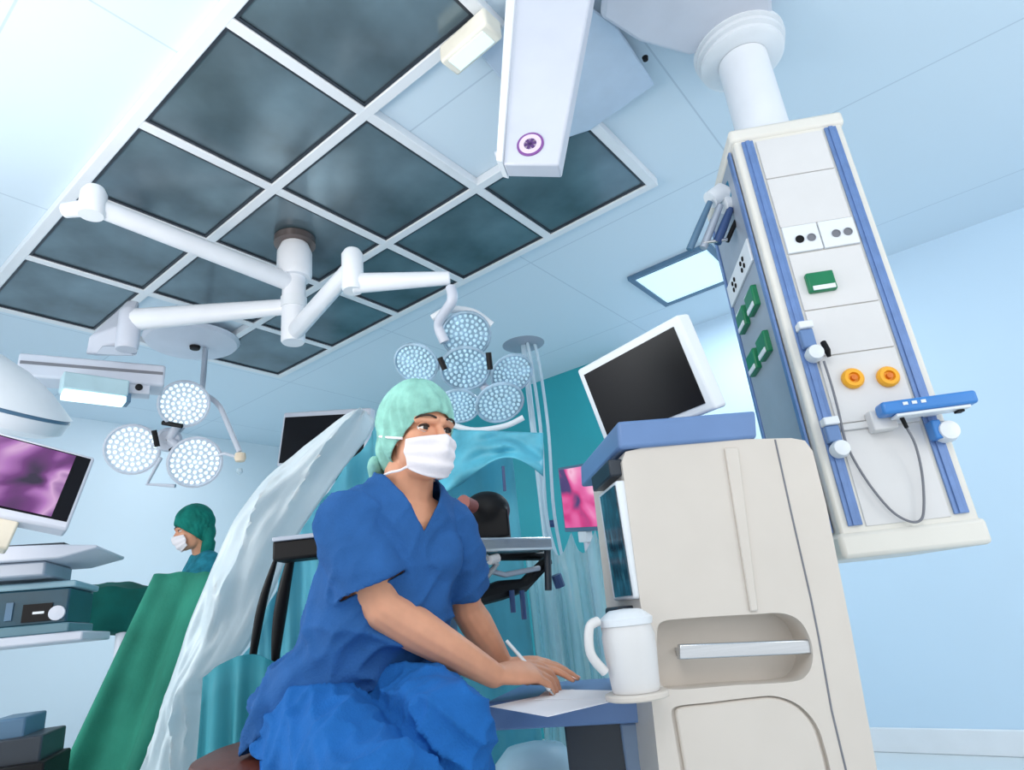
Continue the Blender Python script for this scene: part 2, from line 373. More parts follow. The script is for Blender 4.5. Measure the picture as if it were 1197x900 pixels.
# clamps on the left rail, and the plug
def clampset(c, tall=.055):
    o = MB().fbox(CF, c[0] - .018, c[0] + .018, c[1] - tall / 2, c[1] + tall / 2, .008, .034).build('rail_clamp', M['bluegrey'], col, bevel=.004)
    MB().fbox(CF, c[0] - .020, c[0] + .020, c[1] + tall / 2, c[1] + tall / 2 + .022, .008, .044).build('clamp_jaw', M['white'], o, bevel=.004)
    MB().lathe(CF.pt(c[0] + .006, c[1] - tall / 2 - .02, .010), CF.n, [(.0001, 0), (.022, 0), (.024, .02), (.02, .036), (.0001, .04)], 20).build('clamp_knob', M['white'], o)
clampset(cu_(941, 400)); clampset(cu_(970, 510), .045)
pc = cu_(960, 411)
pg = MB().tube([CF.pt(pc[0], pc[1] + .016, .03), CF.pt(pc[0], pc[1] - .012, .04), CF.pt(pc[0] + .003, pc[1] - .03, .034)], [.008, .009, .005], 12).build('plug', M['black'], col)
cpts = [CF.px(x, y, o) for x, y, o in ((963, 422, .034), (972, 450, .03), (980, 480, .025), (990, 520, .02), (1012, 560, .018), (1040, 595, .018), (1062, 609, .018), (1076, 608, .02), (1080, 592, .02), (1078, 555, .025), (1070, 520, .04), (1058, 497, .055))]
MB().tube(sm(cpts, 8), .0032, 8).build('cable', M['cable'], col)
# blue equipment rail bar at the lower right
bc = [cu_(1026, 476, .07), cu_(1138, 468, .07)]
zc = (bc[0][1] + bc[1][1]) / 2 - .002
bar = MB().fbox(CF, bc[0][0], bc[1][0] , zc - .017, zc + .017, .045, .095).build('equipment_bar', M['blue'], col, bevel=.008, seg=3)
MB().fbox(CF, bc[0][0] + .03, bc[1][0] - .02, zc - .026, zc - .0175, .05, .09).build('bar_underside', M['white'], bar, bevel=.003)
for k in range(3): MB().fbox(CF, bc[0][0] + .05 + k * .022, bc[0][0] + .062 + k * .022, zc + .0, zc + .008, .0955, .0968).build('white_mark', M['white'], bar)
MB().tube([CF.px(1052, 484, .07), CF.px(1060, 500, .06)], [.006, .005], 10).build('bar_plug', M['black'], bar)
MB().fbox(CF, bc[1][0] - .05, bc[1][0] - .034, zc - .032, zc - .0265, .06, .08).build('bar_foot', M['black'], bar)
MB().fbox(CF, bc[0][0] - .012, bc[0][0] + .05, zc - .045, zc + .01, .006, .044).build('bar_bracket', M['warm'], bar, bevel=.004)
k = cu_(1100, 505, .02)
o = MB().fbox(CF, k[0] - .028, k[0] - .005, k[1] - .02, k[1] + .03, .008, .045).build('rail_clamp', M['blue'], col, bevel=.004)
MB().lathe(CF.pt(k[0] + .008, k[1] - .002, .012), CF.n, [(.0001, 0), (.027, 0), (.029, .02), (.024, .038), (.0001, .042)], 20).build('clamp_knob', M['white'], o)
MB().fbox(CF, CW - .062, CW - .026, zc - .02, zc + .012, .008, .045).build('bar_bracket', M['white'], bar, bevel=.003)
# left face: socket plate and green outlets
def sv(px, py): return SF.uv(px, py)
c0 = sv(868, 319); su = CD / 2 - .006
pl = MB().fbox(SF, .05, CD - .07, c0[1] - .04, c0[1] + .04, .004, .012).build('side_socket_plate', M['white'], col, bevel=.002)
for dx in (-.07, .07):
    for dz in (-.012, .012):
        for d2 in (-.016, .016):
            MB().lathe(SF.pt(su + dx + d2, c0[1] + dz, .012), SF.n, [(.0001, 0), (.0085, 0), (.0085, .003), (.0065, .003), (.0065, .001), (.0001, .001)], 12).build('socket', M['black'], pl)
for (px, py) in ((876, 367), (888, 419)):
    zz = sv(px, py)[1]
    for dx in (-.072, .072): outlet(SF, (su + dx, zz), .10, .072)
# tube and joint up to the boom
cc = CF.pt(CW / 2, 0, -.17); cc.z = 0
zh = zat(cc.x, cc.y, 66)
MB().lathe((cc.x, cc.y, ctop + .02), UP, [(.088, 0), (.088, zh - ctop - .052)], 40).build('suspension_tube', M['arm'], col)
MB().lathe((cc.x, cc.y, ctop + .018), UP, [(.001, 0), (.115, 0), (.115, .012), (.105, .02), (.001, .02)], 40).build('tube_flange', M['white'], col)
# boom: joint discs + arm leaving the picture
zj = zh
boom = thing('overhead_boom', (cc.x, cc.y, zj), 'big white overhead boom arm whose stacked round joint carries the supply column', 'ceiling boom')
jt = MB().lathe((cc.x, cc.y, zj - .03), UP, [(.09, .0), (.135, .0), (.15, .008), (.15, .02), (.142, .024), (.142, .03), (.158, .034), (.158, .048), (.15, .052), (.15, .056), (.165, .06), (.165, .075), (.01, .085)], 48).build('joint', M['white'], boom)
za = zj + .035
arm_px = [(703, 22), (747, 50), (806, 66), (905, 40), (900, -60), (790, -190), (720, -150)]
pts = [PZ(x, y, za) for x, y in arm_px]
MB().prism(pts, (0, 0, 2.935 - za)).build('boom_arm', M['lav'], boom, bevel=.015, seg=3)
# clamped instrument holder at the column's upper left edge
hc = SF.pt(CD * .62, SF.uv(850, 232)[1], 0)
hold = thing('instrument_holder', hc, 'white bracket with dark blue tubes clamped to the supply column\'s upper left edge', 'instrument holder')
D0 = proj(hc)[2]
MB().tube([P(868, 232, D0 - .02), P(842, 225, D0 - .03), P(830, 234, D0 - .04)], [.020, .032, .030], 14).build('bracket', M['white'], hold)
MB().tube([P(866, 236, D0 - .02), P(845, 240, D0 - .035)], [.026, .030], 14).build('clamp_block', M['white'], hold)
MB().obox(P(859, 222, D0 - .035), RT * .024, FW * .02, UP * .034).build('cap_block', M['teal'], hold, bevel=.006)
for (x0, y0, x1, y1, r, m) in ((830, 236, 806, 292, .012, 'lampgrey'), (842, 240, 822, 290, .013, 'grey'), (854, 244, 838, 284, .015, 'navy'), (864, 250, 850, 282, .008, 'black')):
    MB().tube([P(x0, y0, D0 - .05), P((x0 + x1) / 2, (y0 + y1) / 2, D0 - .06), P(x1, y1, D0 - .07)], [r * .8, r, r], 14).build('instrument_tube', M[m], hold)
MB().tube([P(822, 284, D0 - .075), P(850, 280, D0 - .075)], .006, 8).build('cross_bar', M['steel'], hold)

# ---- boom head with badge (top centre) and ceiling plate
zb = 2.55
BF = Fr(P(620, 100, 1.88), (RT * .98 + FW * -.2))
bh = thing('boom_head', PZ(640, -40, 2.7), 'white overhead boom head with a round purple badge below the topmost ceiling panels', 'boom head')
outl = [BF.uv(x, y) for x, y in ((588, 192), (653, 193), (690, 0), (694, -26), (604, -26), (600, 0))]
MB().fprism(BF, outl, -.06, 0).build('face_plate', M['lav'], bh, bevel=.006)
edge = [BF.uv(x, y) for x, y in ((581, 190), (588, 192), (604, -10), (606, -26), (596, -26), (593, -10))]
MB().fprism(BF, edge, -.07, .012).build('edge_strip', M['white'], bh, bevel=.002)
bpt = BF.uv(620, 169)
bd = MB().lathe(BF.pt(*bpt, .0), BF.n, [(.0001, 0), (.040, 0), (.040, .003), (.0001, .003)], 36).build('badge', M['purple'], bh)
MB().lathe(BF.pt(*bpt, .003), BF.n, [(.019, 0), (.033, 0), (.033, .001), (.019, .001), (.019, 0)], 36).build('badge_ring', M['pink'], bd)
o = MB()
for ang in (0, 60, 120): 
    q = math.radians(ang); o.obox(BF.pt(*bpt, .0036), (BF.u * math.cos(q) + BF.w * math.sin(q)) * .018, (BF.w * math.cos(q) - BF.u * math.sin(q)) * .004, BF.n * .0006)
o.build('badge_star', mat('violet_print', (84, 44, 112), .5, var=0), bd)
MB().lathe(BF.pt(*BF.uv(582, 176), -.02), BF.u * -1, [(.001, 0), (.012, 0), (.012, .012), (.001, .012)], 14).build('edge_knob', M['lav'], bh)
# connection up to the ceiling
hp = BF.px(640, -24, -.03)
MB().obox(Vector((hp.x, hp.y, (hp.z + 2.935) / 2)), RT * .06, FW * .06, UP * max(.02, (2.935 - hp.z) / 2)).build('drop_post', M['white'], bh, bevel=.01)
# pale ceiling plate behind the boom
cp = [PZ(x, y, 2.952) for x, y in ((640, -30), (722, 30), (765, 97), (690, 150), (645, 165), (560, 60))]
pt_ = MB().prism(cp, (0, 0, -.012)).build('mounting_plate', mat('pale_steel_plate', (196, 212, 230), .3, .25, var=.03), bevel=.006)
tag(pt_, 'pale blue grey mounting plate on the ceiling behind the boom head', 'ceiling plate')
o = PZ(754, 67, 2.9395)
tag(MB().lathe(o, -UP, [(.001, 0), (.012, 0), (.01, .014), (.001, .016)], 16).build('sensor_knob', M['black']), 'tiny black sensor under the pale ceiling plate near the big boom arm', 'sensor')
# cream strip light on the ceiling in the upper middle
A0 = PZ(524, 72, 2.9); B0 = PZ(577, 26, 2.9); dr = (B0 - A0).normalized(); sd = Vector((-dr.y, dr.x, 0))
t = thing('strip_light', (A0 + B0) / 2, 'short cream box light under the white blank panel, left of the boom head', 'strip light')
MB().obox((A0 + B0) / 2 + UP * .0, dr * (B0 - A0).length / 2, sd * .045, UP * .04).build('housing', mat('cream_housing', (244, 240, 226), .4), t, bevel=.01)
MB().obox((A0 + B0) / 2 - UP * .041, dr * ((B0 - A0).length / 2 - .03), sd * .03, UP * .003).build('diffuser', M['diff'], t)
# ============================================================ ANAESTHESIA WORKSTATION
a = math.radians(-7); mu = RT * math.cos(a) - FW * math.sin(a)
MF = Fr(P(748, 715, 1.28), mu)                       # outer side panel facing the camera
MD = .31; SD_ = .43                                             # depth of the cabinet
zf = .12 - MF.o.z                                    # bottom of the cabinet in frame heights
L0 = MF.uv(770, 900); R0 = MF.uv(1025, 900)
outer = [MF.uv(x, y) for x, y in ((727, 540), (731, 528), (762, 521), (840, 514), (925, 512), (941, 515), (950, 527), (966, 590), (996, 740), (1026, 903))]
outer += [(R0[0] + .01, zf), (L0[0] - .005, zf), MF.uv(771, 905), MF.uv(752, 730)]
def hole_px(l): return [MF.uv(x, y) for x, y in sm2(l + [l[0]], 5)[:-1]]
hole1 = hole_px([(768, 745), (772, 728), (800, 723), (880, 718), (915, 717), (936, 727), (948, 750), (950, 772), (943, 789), (925, 797), (860, 801), (790, 806), (773, 800), (769, 780)])
uL = MF.uv(778, 840)[0]
hole2 = [MF.uv(x, y) for x, y in sm2([(785, 836), (790, 826), (830, 821), (880, 815), (908, 814), (935, 825), (955, 848), (966, 880), (972, 905)], 5)]
hole2 += [(MF.uv(975, 905)[0], zf + .10), (hole2[0][0], zf + .10)]
def holed(F, outer, holes, depth, hdepths):
    mb = MB(); bm = mb.bm; es = []
    def loop(uvs, d): return [bm.verts.new(F.pt(u, w, d)) for u, w in uvs]
    lo = loop(outer, 0); hs = [loop(h, 0) for h in holes]
    for L in [lo] + hs:
        for i in range(len(L)): es.append(bm.edges.new((L[i], L[(i + 1) % len(L)])))
    bmesh.ops.triangle_fill(bm, use_beauty=True, use_dissolve=False, edges=es, normal=F.n)
    bk = loop(outer, -depth); n = len(lo)
    for i in range(n): bm.faces.new((lo[i], lo[(i + 1) % n], bk[(i + 1) % n], bk[i]))
    bm.faces.new(bk)
    for L, h, dd in zip(hs, holes, hdepths):
        n = len(L); rim = loop(h, -dd)
        for i in range(n): bm.faces.new((L[i], L[(i + 1) % n], rim[(i + 1) % n], rim[i]))
        bm.faces.new(rim)
    return mb
ws_base = MF.pt((L0[0] + R0[0]) / 2, zf - .12, -MD / 2)
mach = thing('anaesthesia_workstation', ws_base, 'big beige anaesthesia machine with a blue grey top and a fold out writing desk', 'anaesthesia machine')
body = holed(MF, outer, [hole1, hole2], MD, [.07, .012]).build('cabinet', M['beige'], mach, bevel=.006, seg=3, sharp=28)
# edge shell towards the right: seam grooves and ridge
def strip(name, px, wd, d, m, par=mach, off=.0005):
    pts = [MF.px(x, y, d) for x, y in px]
    return MB().tube(pts, wd, 8).build(name, m, par)
strip('seam', [(906, 514), (925, 600), (948, 700), (957, 745), (972, 830), (990, 905)], .0022, .0, M['cable'], body)
o = MB()
rp = [MF.uv(x, y) for x, y in ((846, 524), (862, 524), (885, 714), (876, 715))]
o.fprism(MF, rp, -.001, .007).build('ridge', M['beige'], body, bevel=.003)
hb = [MF.uv(x, y, -.012) for x, y in ((793, 753), (951, 747), (952, 764), (793, 771))]
hnd = MB().fprism(MF, hb, -.022, -.006).build('drawer_handle', M['steel'], mach, bevel=.003)
for (x, y) in ((797, 762), (944, 756)): MB().obox(MF.px(x, y, -.045), MF.u * .006, MF.w * .008, MF.n * .024).build('handle_post', M['steel'], hnd)
hc2 = (sum(u for u, w in hole2) / len(hole2), sum(w for u, w in hole2) / len(hole2))
MB().fprism(MF, [(hc2[0] + (u - hc2[0]) * .95, hc2[1] + (w - hc2[1]) * .96) for u, w in hole2], -.0119, -.003).build('lower_panel', M['beige'], mach, bevel=.005)
# blue grey top slab
t0 = MF.uv(722, 494); t1 = MF.uv(888, 480); b0 = MF.uv(724, 526); b1 = MF.uv(890, 512)
slab = MB().hexa([MF.pt(b0[0] - .004, b0[1], .012), MF.pt(b1[0] - .012, b1[1], .006), MF.pt(b1[0] - .012, b1[1], -SD_), MF.pt(b0[0] - .004, b0[1], -SD_),
                  MF.pt(t0[0] - .004, t0[1], .012), MF.pt(t1[0] - .012, t1[1], .006), MF.pt(t1[0] - .012, t1[1], -SD_), MF.pt(t0[0] - .004, t0[1], -SD_)]).build('top_shelf', M['bluegrey'], mach, bevel=.008, seg=3)
# working front (left face): screen, dark trim, lower column
LF = Fr(MF.pt(MF.uv(735, 600)[0] - .012, 0, -MD), MF.n, UP)
def lz(px, py): return MF.uv(px, py)[1]
zt_, zb_ = lz(735, 560), lz(745, 700)
dsp = MB().fbox(LF, (uD := LF.uv(706, 640, .01)[0]), MD - .004, zb_, zt_, -.02, .006).build('display', M['white'], mach, bevel=.006)
MB().fbox(LF, uD + .03, MD - .007, zb_ + .008, zt_ - .010, .006, .009).build('display_screen', screen_mat('waveform_screen', [(.35, (14, 34, 52)), (.55, (20, 74, 96)), (.75, (60, 120, 140))], 3, .7), dsp)
MB().fbox(LF, uD - .02, MD - .012, zt_ + .012, zt_ + .05, -.02, .012).build('trim_bar', M['dark'], mach, bevel=.004)
MB().fbox(LF, uD, MD - .06, zb_ - .09, zb_ - .012, -.02, .03).build('control_panel', M['dark'], mach, bevel=.006)
kp = MB()
for k in range(3): MB().lathe(LF.pt(uD + .03 + .05 * k, zb_ - .05, .03), LF.n, [(.001, 0), (.018, 0), (.016, .018), (.001, .02)], 18).build('control_knob', M['beige'], mach)
# castors
for uu in (L0[0] + .06, R0[0] - .06):
    for dd in (-.07, -MD + .07):
        c = MF.pt(uu, 0, dd); c.z = .055
        cs = MB().lathe(c - MF.u * .015, MF.u, [(.001, 0), (.05, 0), (.055, .006), (.055, .024), (.05, .03), (.001, .03)], 24).build('castor', M['dark'], mach)
        MB().tube([c, Vector((c.x, c.y, .13))], .014, 10).build('castor_stem', M['steel'], cs)
# writing desk folded out to the left
ZD = .812
q = [PZ(566, 821, ZD), PZ(757, 808, ZD)]
du = (q[1] - q[0]); dl = du.length; du.normalize(); dn = Vector((-du.y, du.x, 0))
if dn.dot(FW) < 0: dn = -dn
DF = Fr(q[0], du); DDEP = .30
zlow = DF.uv(570, 855)[1]
MB().fbox(DF, 0, dl + .01, zlow, 0, -DDEP, 0).build('desk', M['bluegrey'], mach, bevel=.006, seg=3)
MB().fbox(DF, dl * .45, dl - .008, zlow - .10, zlow, -DDEP + .03, -.045).build('desk_drawer', M['dark'], mach, bevel=.006)
MB().fbox(DF, dl * .80, dl + .02, -ZD + .08, zlow - .001, -.11, -.02).build('desk_leg', mat('grey_desk_leg', (120, 140, 165), .4), mach, bevel=.006)
# suction canister in front of the working face
cb = P(744, 808, 1.175)
ZC = cb.z
can = thing('suction_canister', (cb.x, cb.y, ZC), 'white plastic suction canister with a side handle, beside the beige machine above the desk', 'canister')
cz = ZC; rr = .050; hh = .122
MB().prism([Vector((cb.x, cb.y, cz - .012)) + (RT * math.cos(k) + FW * math.sin(k)) * .06 for k in [2 * math.pi * i / 20 for i in range(20)]], (0, 0, .0115)).build('canister_bracket', M['beige'], mach, bevel=.003)
MB().lathe((cb.x, cb.y, cz), UP, [(.001, 0), (rr * .86, 0), (rr * .9, .006), (rr, hh * .55), (rr * 1.02, hh * .8), (rr * .9, hh), (.001, hh)], 36).build('jar', M['warm'], can)
MB().lathe((cb.x, cb.y, cz + hh - .005), UP, [(.001, 0), (rr * 1.0, 0), (rr * 1.04, .012), (rr * .8, .022), (.03, .028), (.001, .030)], 36).build('lid', M['white'], can)
c = Vector((cb.x, cb.y, cz))
MB().tube(sm([c + RT * -.055 - FW * .02 + UP * .13, c + RT * -.074 - FW * .03 + UP * .12, c + RT * -.078 - FW * .03 + UP * .075, c + RT * -.055 - FW * .02 + UP * .04], 6), .009, 12).build('handle', M['warm'], can)
# second, squarer beige jar right of it, against the cabinet
cb2 = P(762, 812, 1.275)
# papers
PPZ = ZD + .0012
def sheet_at(name, pxs, z, label, cat='paper', grp=None):
    pts = [PZ(x, y, z) for x, y in pxs]
    return tag(MB().prism(pts, (0, 0, .0008)).build(name, M['paper'], None), label, cat, grp)
sheet_at('paper_sheet', [(572, 826), (640, 838), (738, 815), (668, 806)], PPZ, 'white sheet of paper under the writing hand with one corner over the desk edge')
sheet_at('paper_sheet', [(625, 818), (742, 817), (752, 808), (640, 806)], PPZ + .0012, 'white sheet of paper lying further right on the desk towards the canister')

# ---- patient monitor on the slab
TR, TL = P(789, 369, 1.5), P(672, 434, 1.78); BR = P(838, 478, 1.455)
ez = (BR - TR); BL = TL + ez
ex = (TR - TL).normalized(); ey = (TR - BR).normalized()
NF = Fr(BL, ex, (ey - ex * ey.dot(ex)))
W_ = (TR - TL).length; H_ = ez.length
pm = thing('patient_monitor', (BL + BR) / 2 - NF.n * .03, 'white framed monitor with a black screen tilted back on the blue grey machine top', 'monitor')
MB().fbox(NF, 0, W_, 0, H_, -.05, 0).build('housing', M['white'], pm, bevel=.008, seg=3)
fr_ = MB(); 
MB().fbox(NF, .022, W_ - .022, .022, H_ - .022, .0, .002).build('screen', M['off'], pm)
mc = NF.pt(W_ / 2, H_ * .35, -.06); zs = MF.o.z + (t0[1] + t1[1]) / 2
MB().tube([mc, mc - NF.n * .03 - UP * .06, Vector((mc.x, mc.y, zs + .03))], [.03, .028, .035], 14).build('neck', M['white'], pm)
# ============================================================ SURGICAL LIGHT ARMS (ceiling hub, left of centre)
h0 = PZ(345, 272, H); hx, hy = h0.x, h0.y
z1 = zat(hx, hy, 322); z2 = zat(hx, hy, 355); z3 = zat(hx, hy, 388)
hub = thing('lamp_arm_mount', (hx, hy, H), 'white ceiling post with jointed lamp arms reaching left and right under the mirror panels', 'lamp mount')
MB().lathe((hx, hy, H - .078), UP, [(.001, 0), (.105, 0), (.105, .037), (.001, .037)], 32).build('ceiling_flange', mat('brown_flange', (110, 100, 98), .3, .5), hub)
MB().lathe((hx, hy, z1 - .02), UP, [(.001, 0), (.08, 0), (.088, .015), (.088, H - .078 - z1 - .03), (.07, H - .078 - z1 + .018), (.001, H - .078 - z1 + .018)], 32).build('post_head', M['arm'], hub)
MB().lathe((hx, hy, z3 - .06), UP, [(.001, 0), (.052, 0), (.058, .01), (.058, z1 - z3 + .04), (.001, z1 - z3 + .04)], 32).build('post', M['arm'], hub)
MB().lathe((hx, hy, z2 - .03), UP, [(.001, 0), (.064, 0), (.064, .06), (.001, .06)], 32).build('post_collar', M['white'], hub)
def bararm(name, a, b, w0, w1, m='arm', par=hub, bev=.012):
    a = Vector(a); b = Vector(b); t = (b - a).normalized(); s_ = t.cross(UP).normalized(); n_ = s_.cross(t)
    R = []
    for p, w in ((a, w0), (b, w1)):
        R.append([p + s_ * w * math.cos(k) * .8 + n_ * w * math.sin(k) for k in [2 * math.pi * (i + .5) / 16 for i in range(16)]])
    return MB().rings(R).build(name, M[m], par, bevel=bev * .5)
# long arm to the upper left
zA = zat(hx, hy, 332); eA = PZ(108, 240, zA); r0 = .05
bararm('long_arm', (hx, hy, zA), eA, .05, .042)
kd = proj(eA)[2] / 731
MB().lathe(eA - UP * 14 * kd, UP, [(.001, 0), (13 * kd, 0), (14 * kd, 4 * kd), (14 * kd, 30 * kd), (10 * kd, 38 * kd), (.001, 38 * kd)], 24).build('end_knuckle', M['white'], hub)
MB().tube([eA - UP * .01, PZ(76, 246, zA - .01)], [.035, .03], 16).build('end_stub', M['arm'], hub)
# arm to the left carrying the console
eB = PZ(152, 374, zat(hx, hy, 358))
bararm('left_arm', (hx, hy, eB.z), eB, .042, .06)
kb = proj(eB)[2] / 731
zB = eB.z - 26 * kb
MB().lathe((eB.x, eB.y, eB.z - 38 * kb), UP, [(.001, 0), (11 * kb, 0), (12 * kb, 5 * kb), (12 * kb, 46 * kb), (8 * kb, 52 * kb), (.001, 52 * kb)], 24).build('left_knuckle', M['lav'], hub)
# forward arm, elbow and second arm that holds the big lamp
zC = z3 - .01; eC = PZ(412, 312, zC)
bararm('forward_arm', (hx, hy, zC), eC, .05, .042)
kc = proj(eC)[2] / 731
MB().lathe(eC - UP * 32 * kc, UP, [(.001, 0), (11 * kc, 0), (12.5 * kc, 4 * kc), (12.5 * kc, 48 * kc), (9 * kc, 54 * kc), (.001, 54 * kc)], 24).build('elbow', M['white'], hub)
zD = eC.z - 22 * kc; eD = PZ(526, 325, zD)
bararm('outer_arm', (eC.x, eC.y, zD), eD, .045, .03)
# ---- big six headed lamp
LC = P(545, 432, proj(eD)[2] + .05)
big = thing('surgical_light', LC, 'large clear surgical lamp of six round heads hanging above the woman\'s green cap', 'surgical lamp')
kl = proj(LC)[2] / 731
MB().tube(sm([eD - UP * .045, eD - UP * 30 * kl, P(513, 378, proj(LC)[2]), P(520, 400, proj(LC)[2])], 8), [.022] * 25, 12).build('drop_tube', M['lav'], big)
def lamp_head(par, c, n, r, ringm, leds=True, depth=.35, ledm='led'):
    n = Vector(n).normalized(); u = n.orthogonal().normalized(); v = n.cross(u)
    hd = MB().lathe(c, n, [(.001, -r * depth), (r * .55, -r * depth), (r * .9, -r * .12), (r, 0), (r, r * .1), (r * .93, r * .12), (r * .9, .002), (.001, .002)], 6 if not leds else 30).build('lamp_head', ringm, par)
    mb = MB(); k = 0
    for R, cnt in ((0, 1), (.2, 6), (.4, 12), (.6, 18), (.8, 24)):
        for i in range(cnt):
            an = 2 * math.pi * i / cnt + R
            p = Vector(c) + (u * math.cos(an) + v * math.sin(an)) * R * r + n * .003
            mb.lathe(p, n, [(.001, 0), (r * .075, 0), (r * .06, r * .07), (.001, r * .085)], 8)
    mb.build('led_array', M[ledm], hd)
    return hd
M['clearhead'] = mat('clear_head_shell', (176, 204, 224), .18, var=.18, scale=14, spec=.8)
M['ledblue'] = mat('bluish_led', (190, 225, 240), .15, var=.1, scale=30, emit=(190, 226, 240), estr=.25)
ln = (CAMV - LC).normalized() * .6 - UP * .5
for (px, py, rr) in ((545, 391, 31), (487, 424, 28), (544, 430, 31), (598, 436, 27), (536, 474, 26), (584, 470, 30)):
    tilt = ln + (RT * (px - 545) - UP * (py - 432)) * .004
    lamp_head(big, P(px, py, proj(LC)[2] + (430 - py) * .0008), tilt, rr * kl * .96, M['clearhead'], ledm='ledblue')
for a_, b_ in (((545, 391), (544, 430)), ((487, 424), (544, 430)), ((598, 436), (544, 430)), ((536, 474), (544, 430)), ((584, 470), (544, 430))):
    MB().tube([P(*a_, proj(LC)[2] + .07), P(*b_, proj(LC)[2] + .07)], .02, 10).build('head_bracket', M['lav'], big)
MB().tube([P(x, y, proj(LC)[2] + .03) for x, y in sm2([(505, 372), (525, 362), (553, 365), (575, 380)], 5)], .016, 10).build('rear_bow', M['white'], big)
MB().tube([P(x, y, proj(LC)[2] - .08) for x, y in sm2([(530, 497), (555, 503), (590, 498), (612, 488)], 5)], .012, 10).build('lower_bow', M['white'], big)
for (x0, y0, x1, y1) in ((514, 418, 520, 432), (571, 412, 573, 432)):
    MB().tube([P(x0, y0, proj(LC)[2] - .12), P(x1, y1, proj(LC)[2] - .12)], .012, 8).build('grip', M['black'], big)
# ---- small triple lamp at the left
DS = 3.75; ks = DS / 731
SCn = P(196, 520, DS)
tri = thing('surgical_light', SCn, 'small surgical lamp of three round white LED heads against the pale back wall', 'surgical lamp')
sn = (CAMV - SCn).normalized() + UP * -.15
for (px, py, rr, dx) in ((215, 472, 28, .1), (155, 525, 30, -.2), (228, 540, 30, .15)):
    lamp_head(tri, P(px, py, DS), sn + RT * dx, rr * ks, M['lav'])
MB().lathe(P(197, 514, DS + .05), sn, [(.001, -.06), (.06, -.06), (.075, 0), (.06, .03), (.001, .04)], 24).build('centre_hub', M['lav'], tri)
for q in ((215, 485), (170, 523), (222, 530)): MB().tube([P(197, 514, DS + .03), P(*q, DS + .05)], .026, 12).build('head_bracket', M['lav'], tri)
for (x0, y0, x1, y1, r) in ((190, 494, 213, 498, .014), (180, 503, 184, 522, .016), (199, 527, 206, 523, .014)):
    MB().tube([P(x0, y0, DS - .05), P(x1, y1, DS - .05)], r, 8).build('grip', M['black'], tri)
MB().tube([P(188, 535, DS + .02), P(172, 566, DS + .02), P(205, 568, DS + .02)], .012, 8).build('lower_bow', M['lav'], tri)
RT0 = PZ(240, 408, H - .12); RB = Vector((RT0.x, RT0.y, zat(RT0.x, RT0.y, 462)))
MB().tube([RT0 - UP * .0, RB], .018, 10).build('rod', M['grey'], tri)
MB().tube(sm([RB, P(238, 474, DS + .16), P(222, 490, DS + .12), P(200, 512, DS + .10)], 5), .018, 10).build('drop_tube', M['grey'], tri)
MB().tube(sm([P(241, 462, DS + .2), P(256, 474, DS + .15), P(268, 500, DS + .1), P(280, 528, DS + .06)], 5), .016, 10).build('handle_arm', M['lav'], tri)
MB().lathe(P(281, 530, DS + .05), UP * -1, [(.001, 0), (.03, 0), (.034, .03), (.026, .05), (.001, .055)], 16).build('handle_cap', mat('ivory_cap', (236, 216, 190), .4), tri)
MB().lathe(P(280, 548, DS + .05), UP * -1, [(.001, 0), (.016, 0), (.02, .02), (.001, .04)], 14).build('handle_tip', M['lens'], tri)
MB().tube([P(228, 540, DS + .06), P(262, 530, DS + .06), P(280, 535, DS + .05)], .01, 8).build('tie_rod', M['lav'], tri)
# ceiling rose above the small lamp (flat white canopy with a black sensor)
rc = PZ(225, 398, H - .048)
ros = thing('ceiling_rose', rc, 'flat white canopy with a black dot on the ceiling above the small triple lamp', 'ceiling canopy')
MB().lathe(rc, UP * -1, [(.001, 0), (.30, 0), (.28, .025), (.12, .06), (.001, .065)], 40).build('canopy', M['lav'], ros)
MB().lathe(PZ(228, 405, rc.z - .064), UP * -1, [(.001, 0), (.035, 0), (.03, .02), (.001, .025)], 18).build('sensor', M['black'], ros)

# ---- sloped housing + console beam + its light
zt0 = eB.z - 38 * kb
dk = proj(eB)[2]
dq = dk; dk = dk + .16
hz = thing('console_housing', P(140, 400, dk), 'sloping pale grey housing under the end joint of the left lamp arm', 'housing')
f0 = [P(100, 414, dk - .10), P(160, 414, dk - .10), P(160, 416, dk + .15), P(112, 416, dk + .15)]
f1 = [P(103, 394, dk - .10), P(150, 376, dk - .06), P(163, 352, dk + .12), P(150, 350, dk + .12)]
MB().hexa([f0[0], f0[1], f0[2], f0[3], f1[0], f1[1], f1[2], f1[3]]).build('shell', M['lav'], hz, bevel=.01)
MB().hexa([P(x, y, dd) for dd in (dk - .13, dk - .10) for x, y in ((112, 414), (156, 416), (150, 405), (120, 404))]).build('recess', M['grey'], hz, bevel=.003)
dk = dq
zb0 = P(108, 432, dk).z
e0, e1 = PZ(20, 424, zb0), PZ(193, 438, zb0)
bt = (e1 - e0).normalized(); bs = Vector((-bt.y, bt.x, 0)); bl = (e1 - e0).length
kq = dk / 731
BMF = Fr(e0, bt)
beam = thing('console_beam', (e0 + e1) / 2, 'long pale grey ceiling console beam with a dark groove at the left', 'console beam')
MB().fbox(BMF, 0, bl, -15 * kq, 13 * kq, -.16, 0).build('beam_body', M['lav'], beam, bevel=.012)
MB().fbox(BMF, .01, bl - .01, -.5 * kq, 3.0 * kq, -.01, .003).build('groove', M['cable'], beam)
MB().obox(BMF.pt(bl * .82, -20 * kq, -.05), bt * .05, bs * .04, UP * 6 * kq).build('socket_box', M['lav'], beam, bevel=.004)
MB().lathe(BMF.pt(bl * .82, -18 * kq, -.008), BMF.n, [(.001, 0), (.018, 0), (.015, .012), (.001, .014)], 14).build('knob', M['black'], beam)
lg = thing('tube_lamp', P(108, 458, dk), 'slim glowing tube lamp in a pale housing right under the console beam', 'lamp')
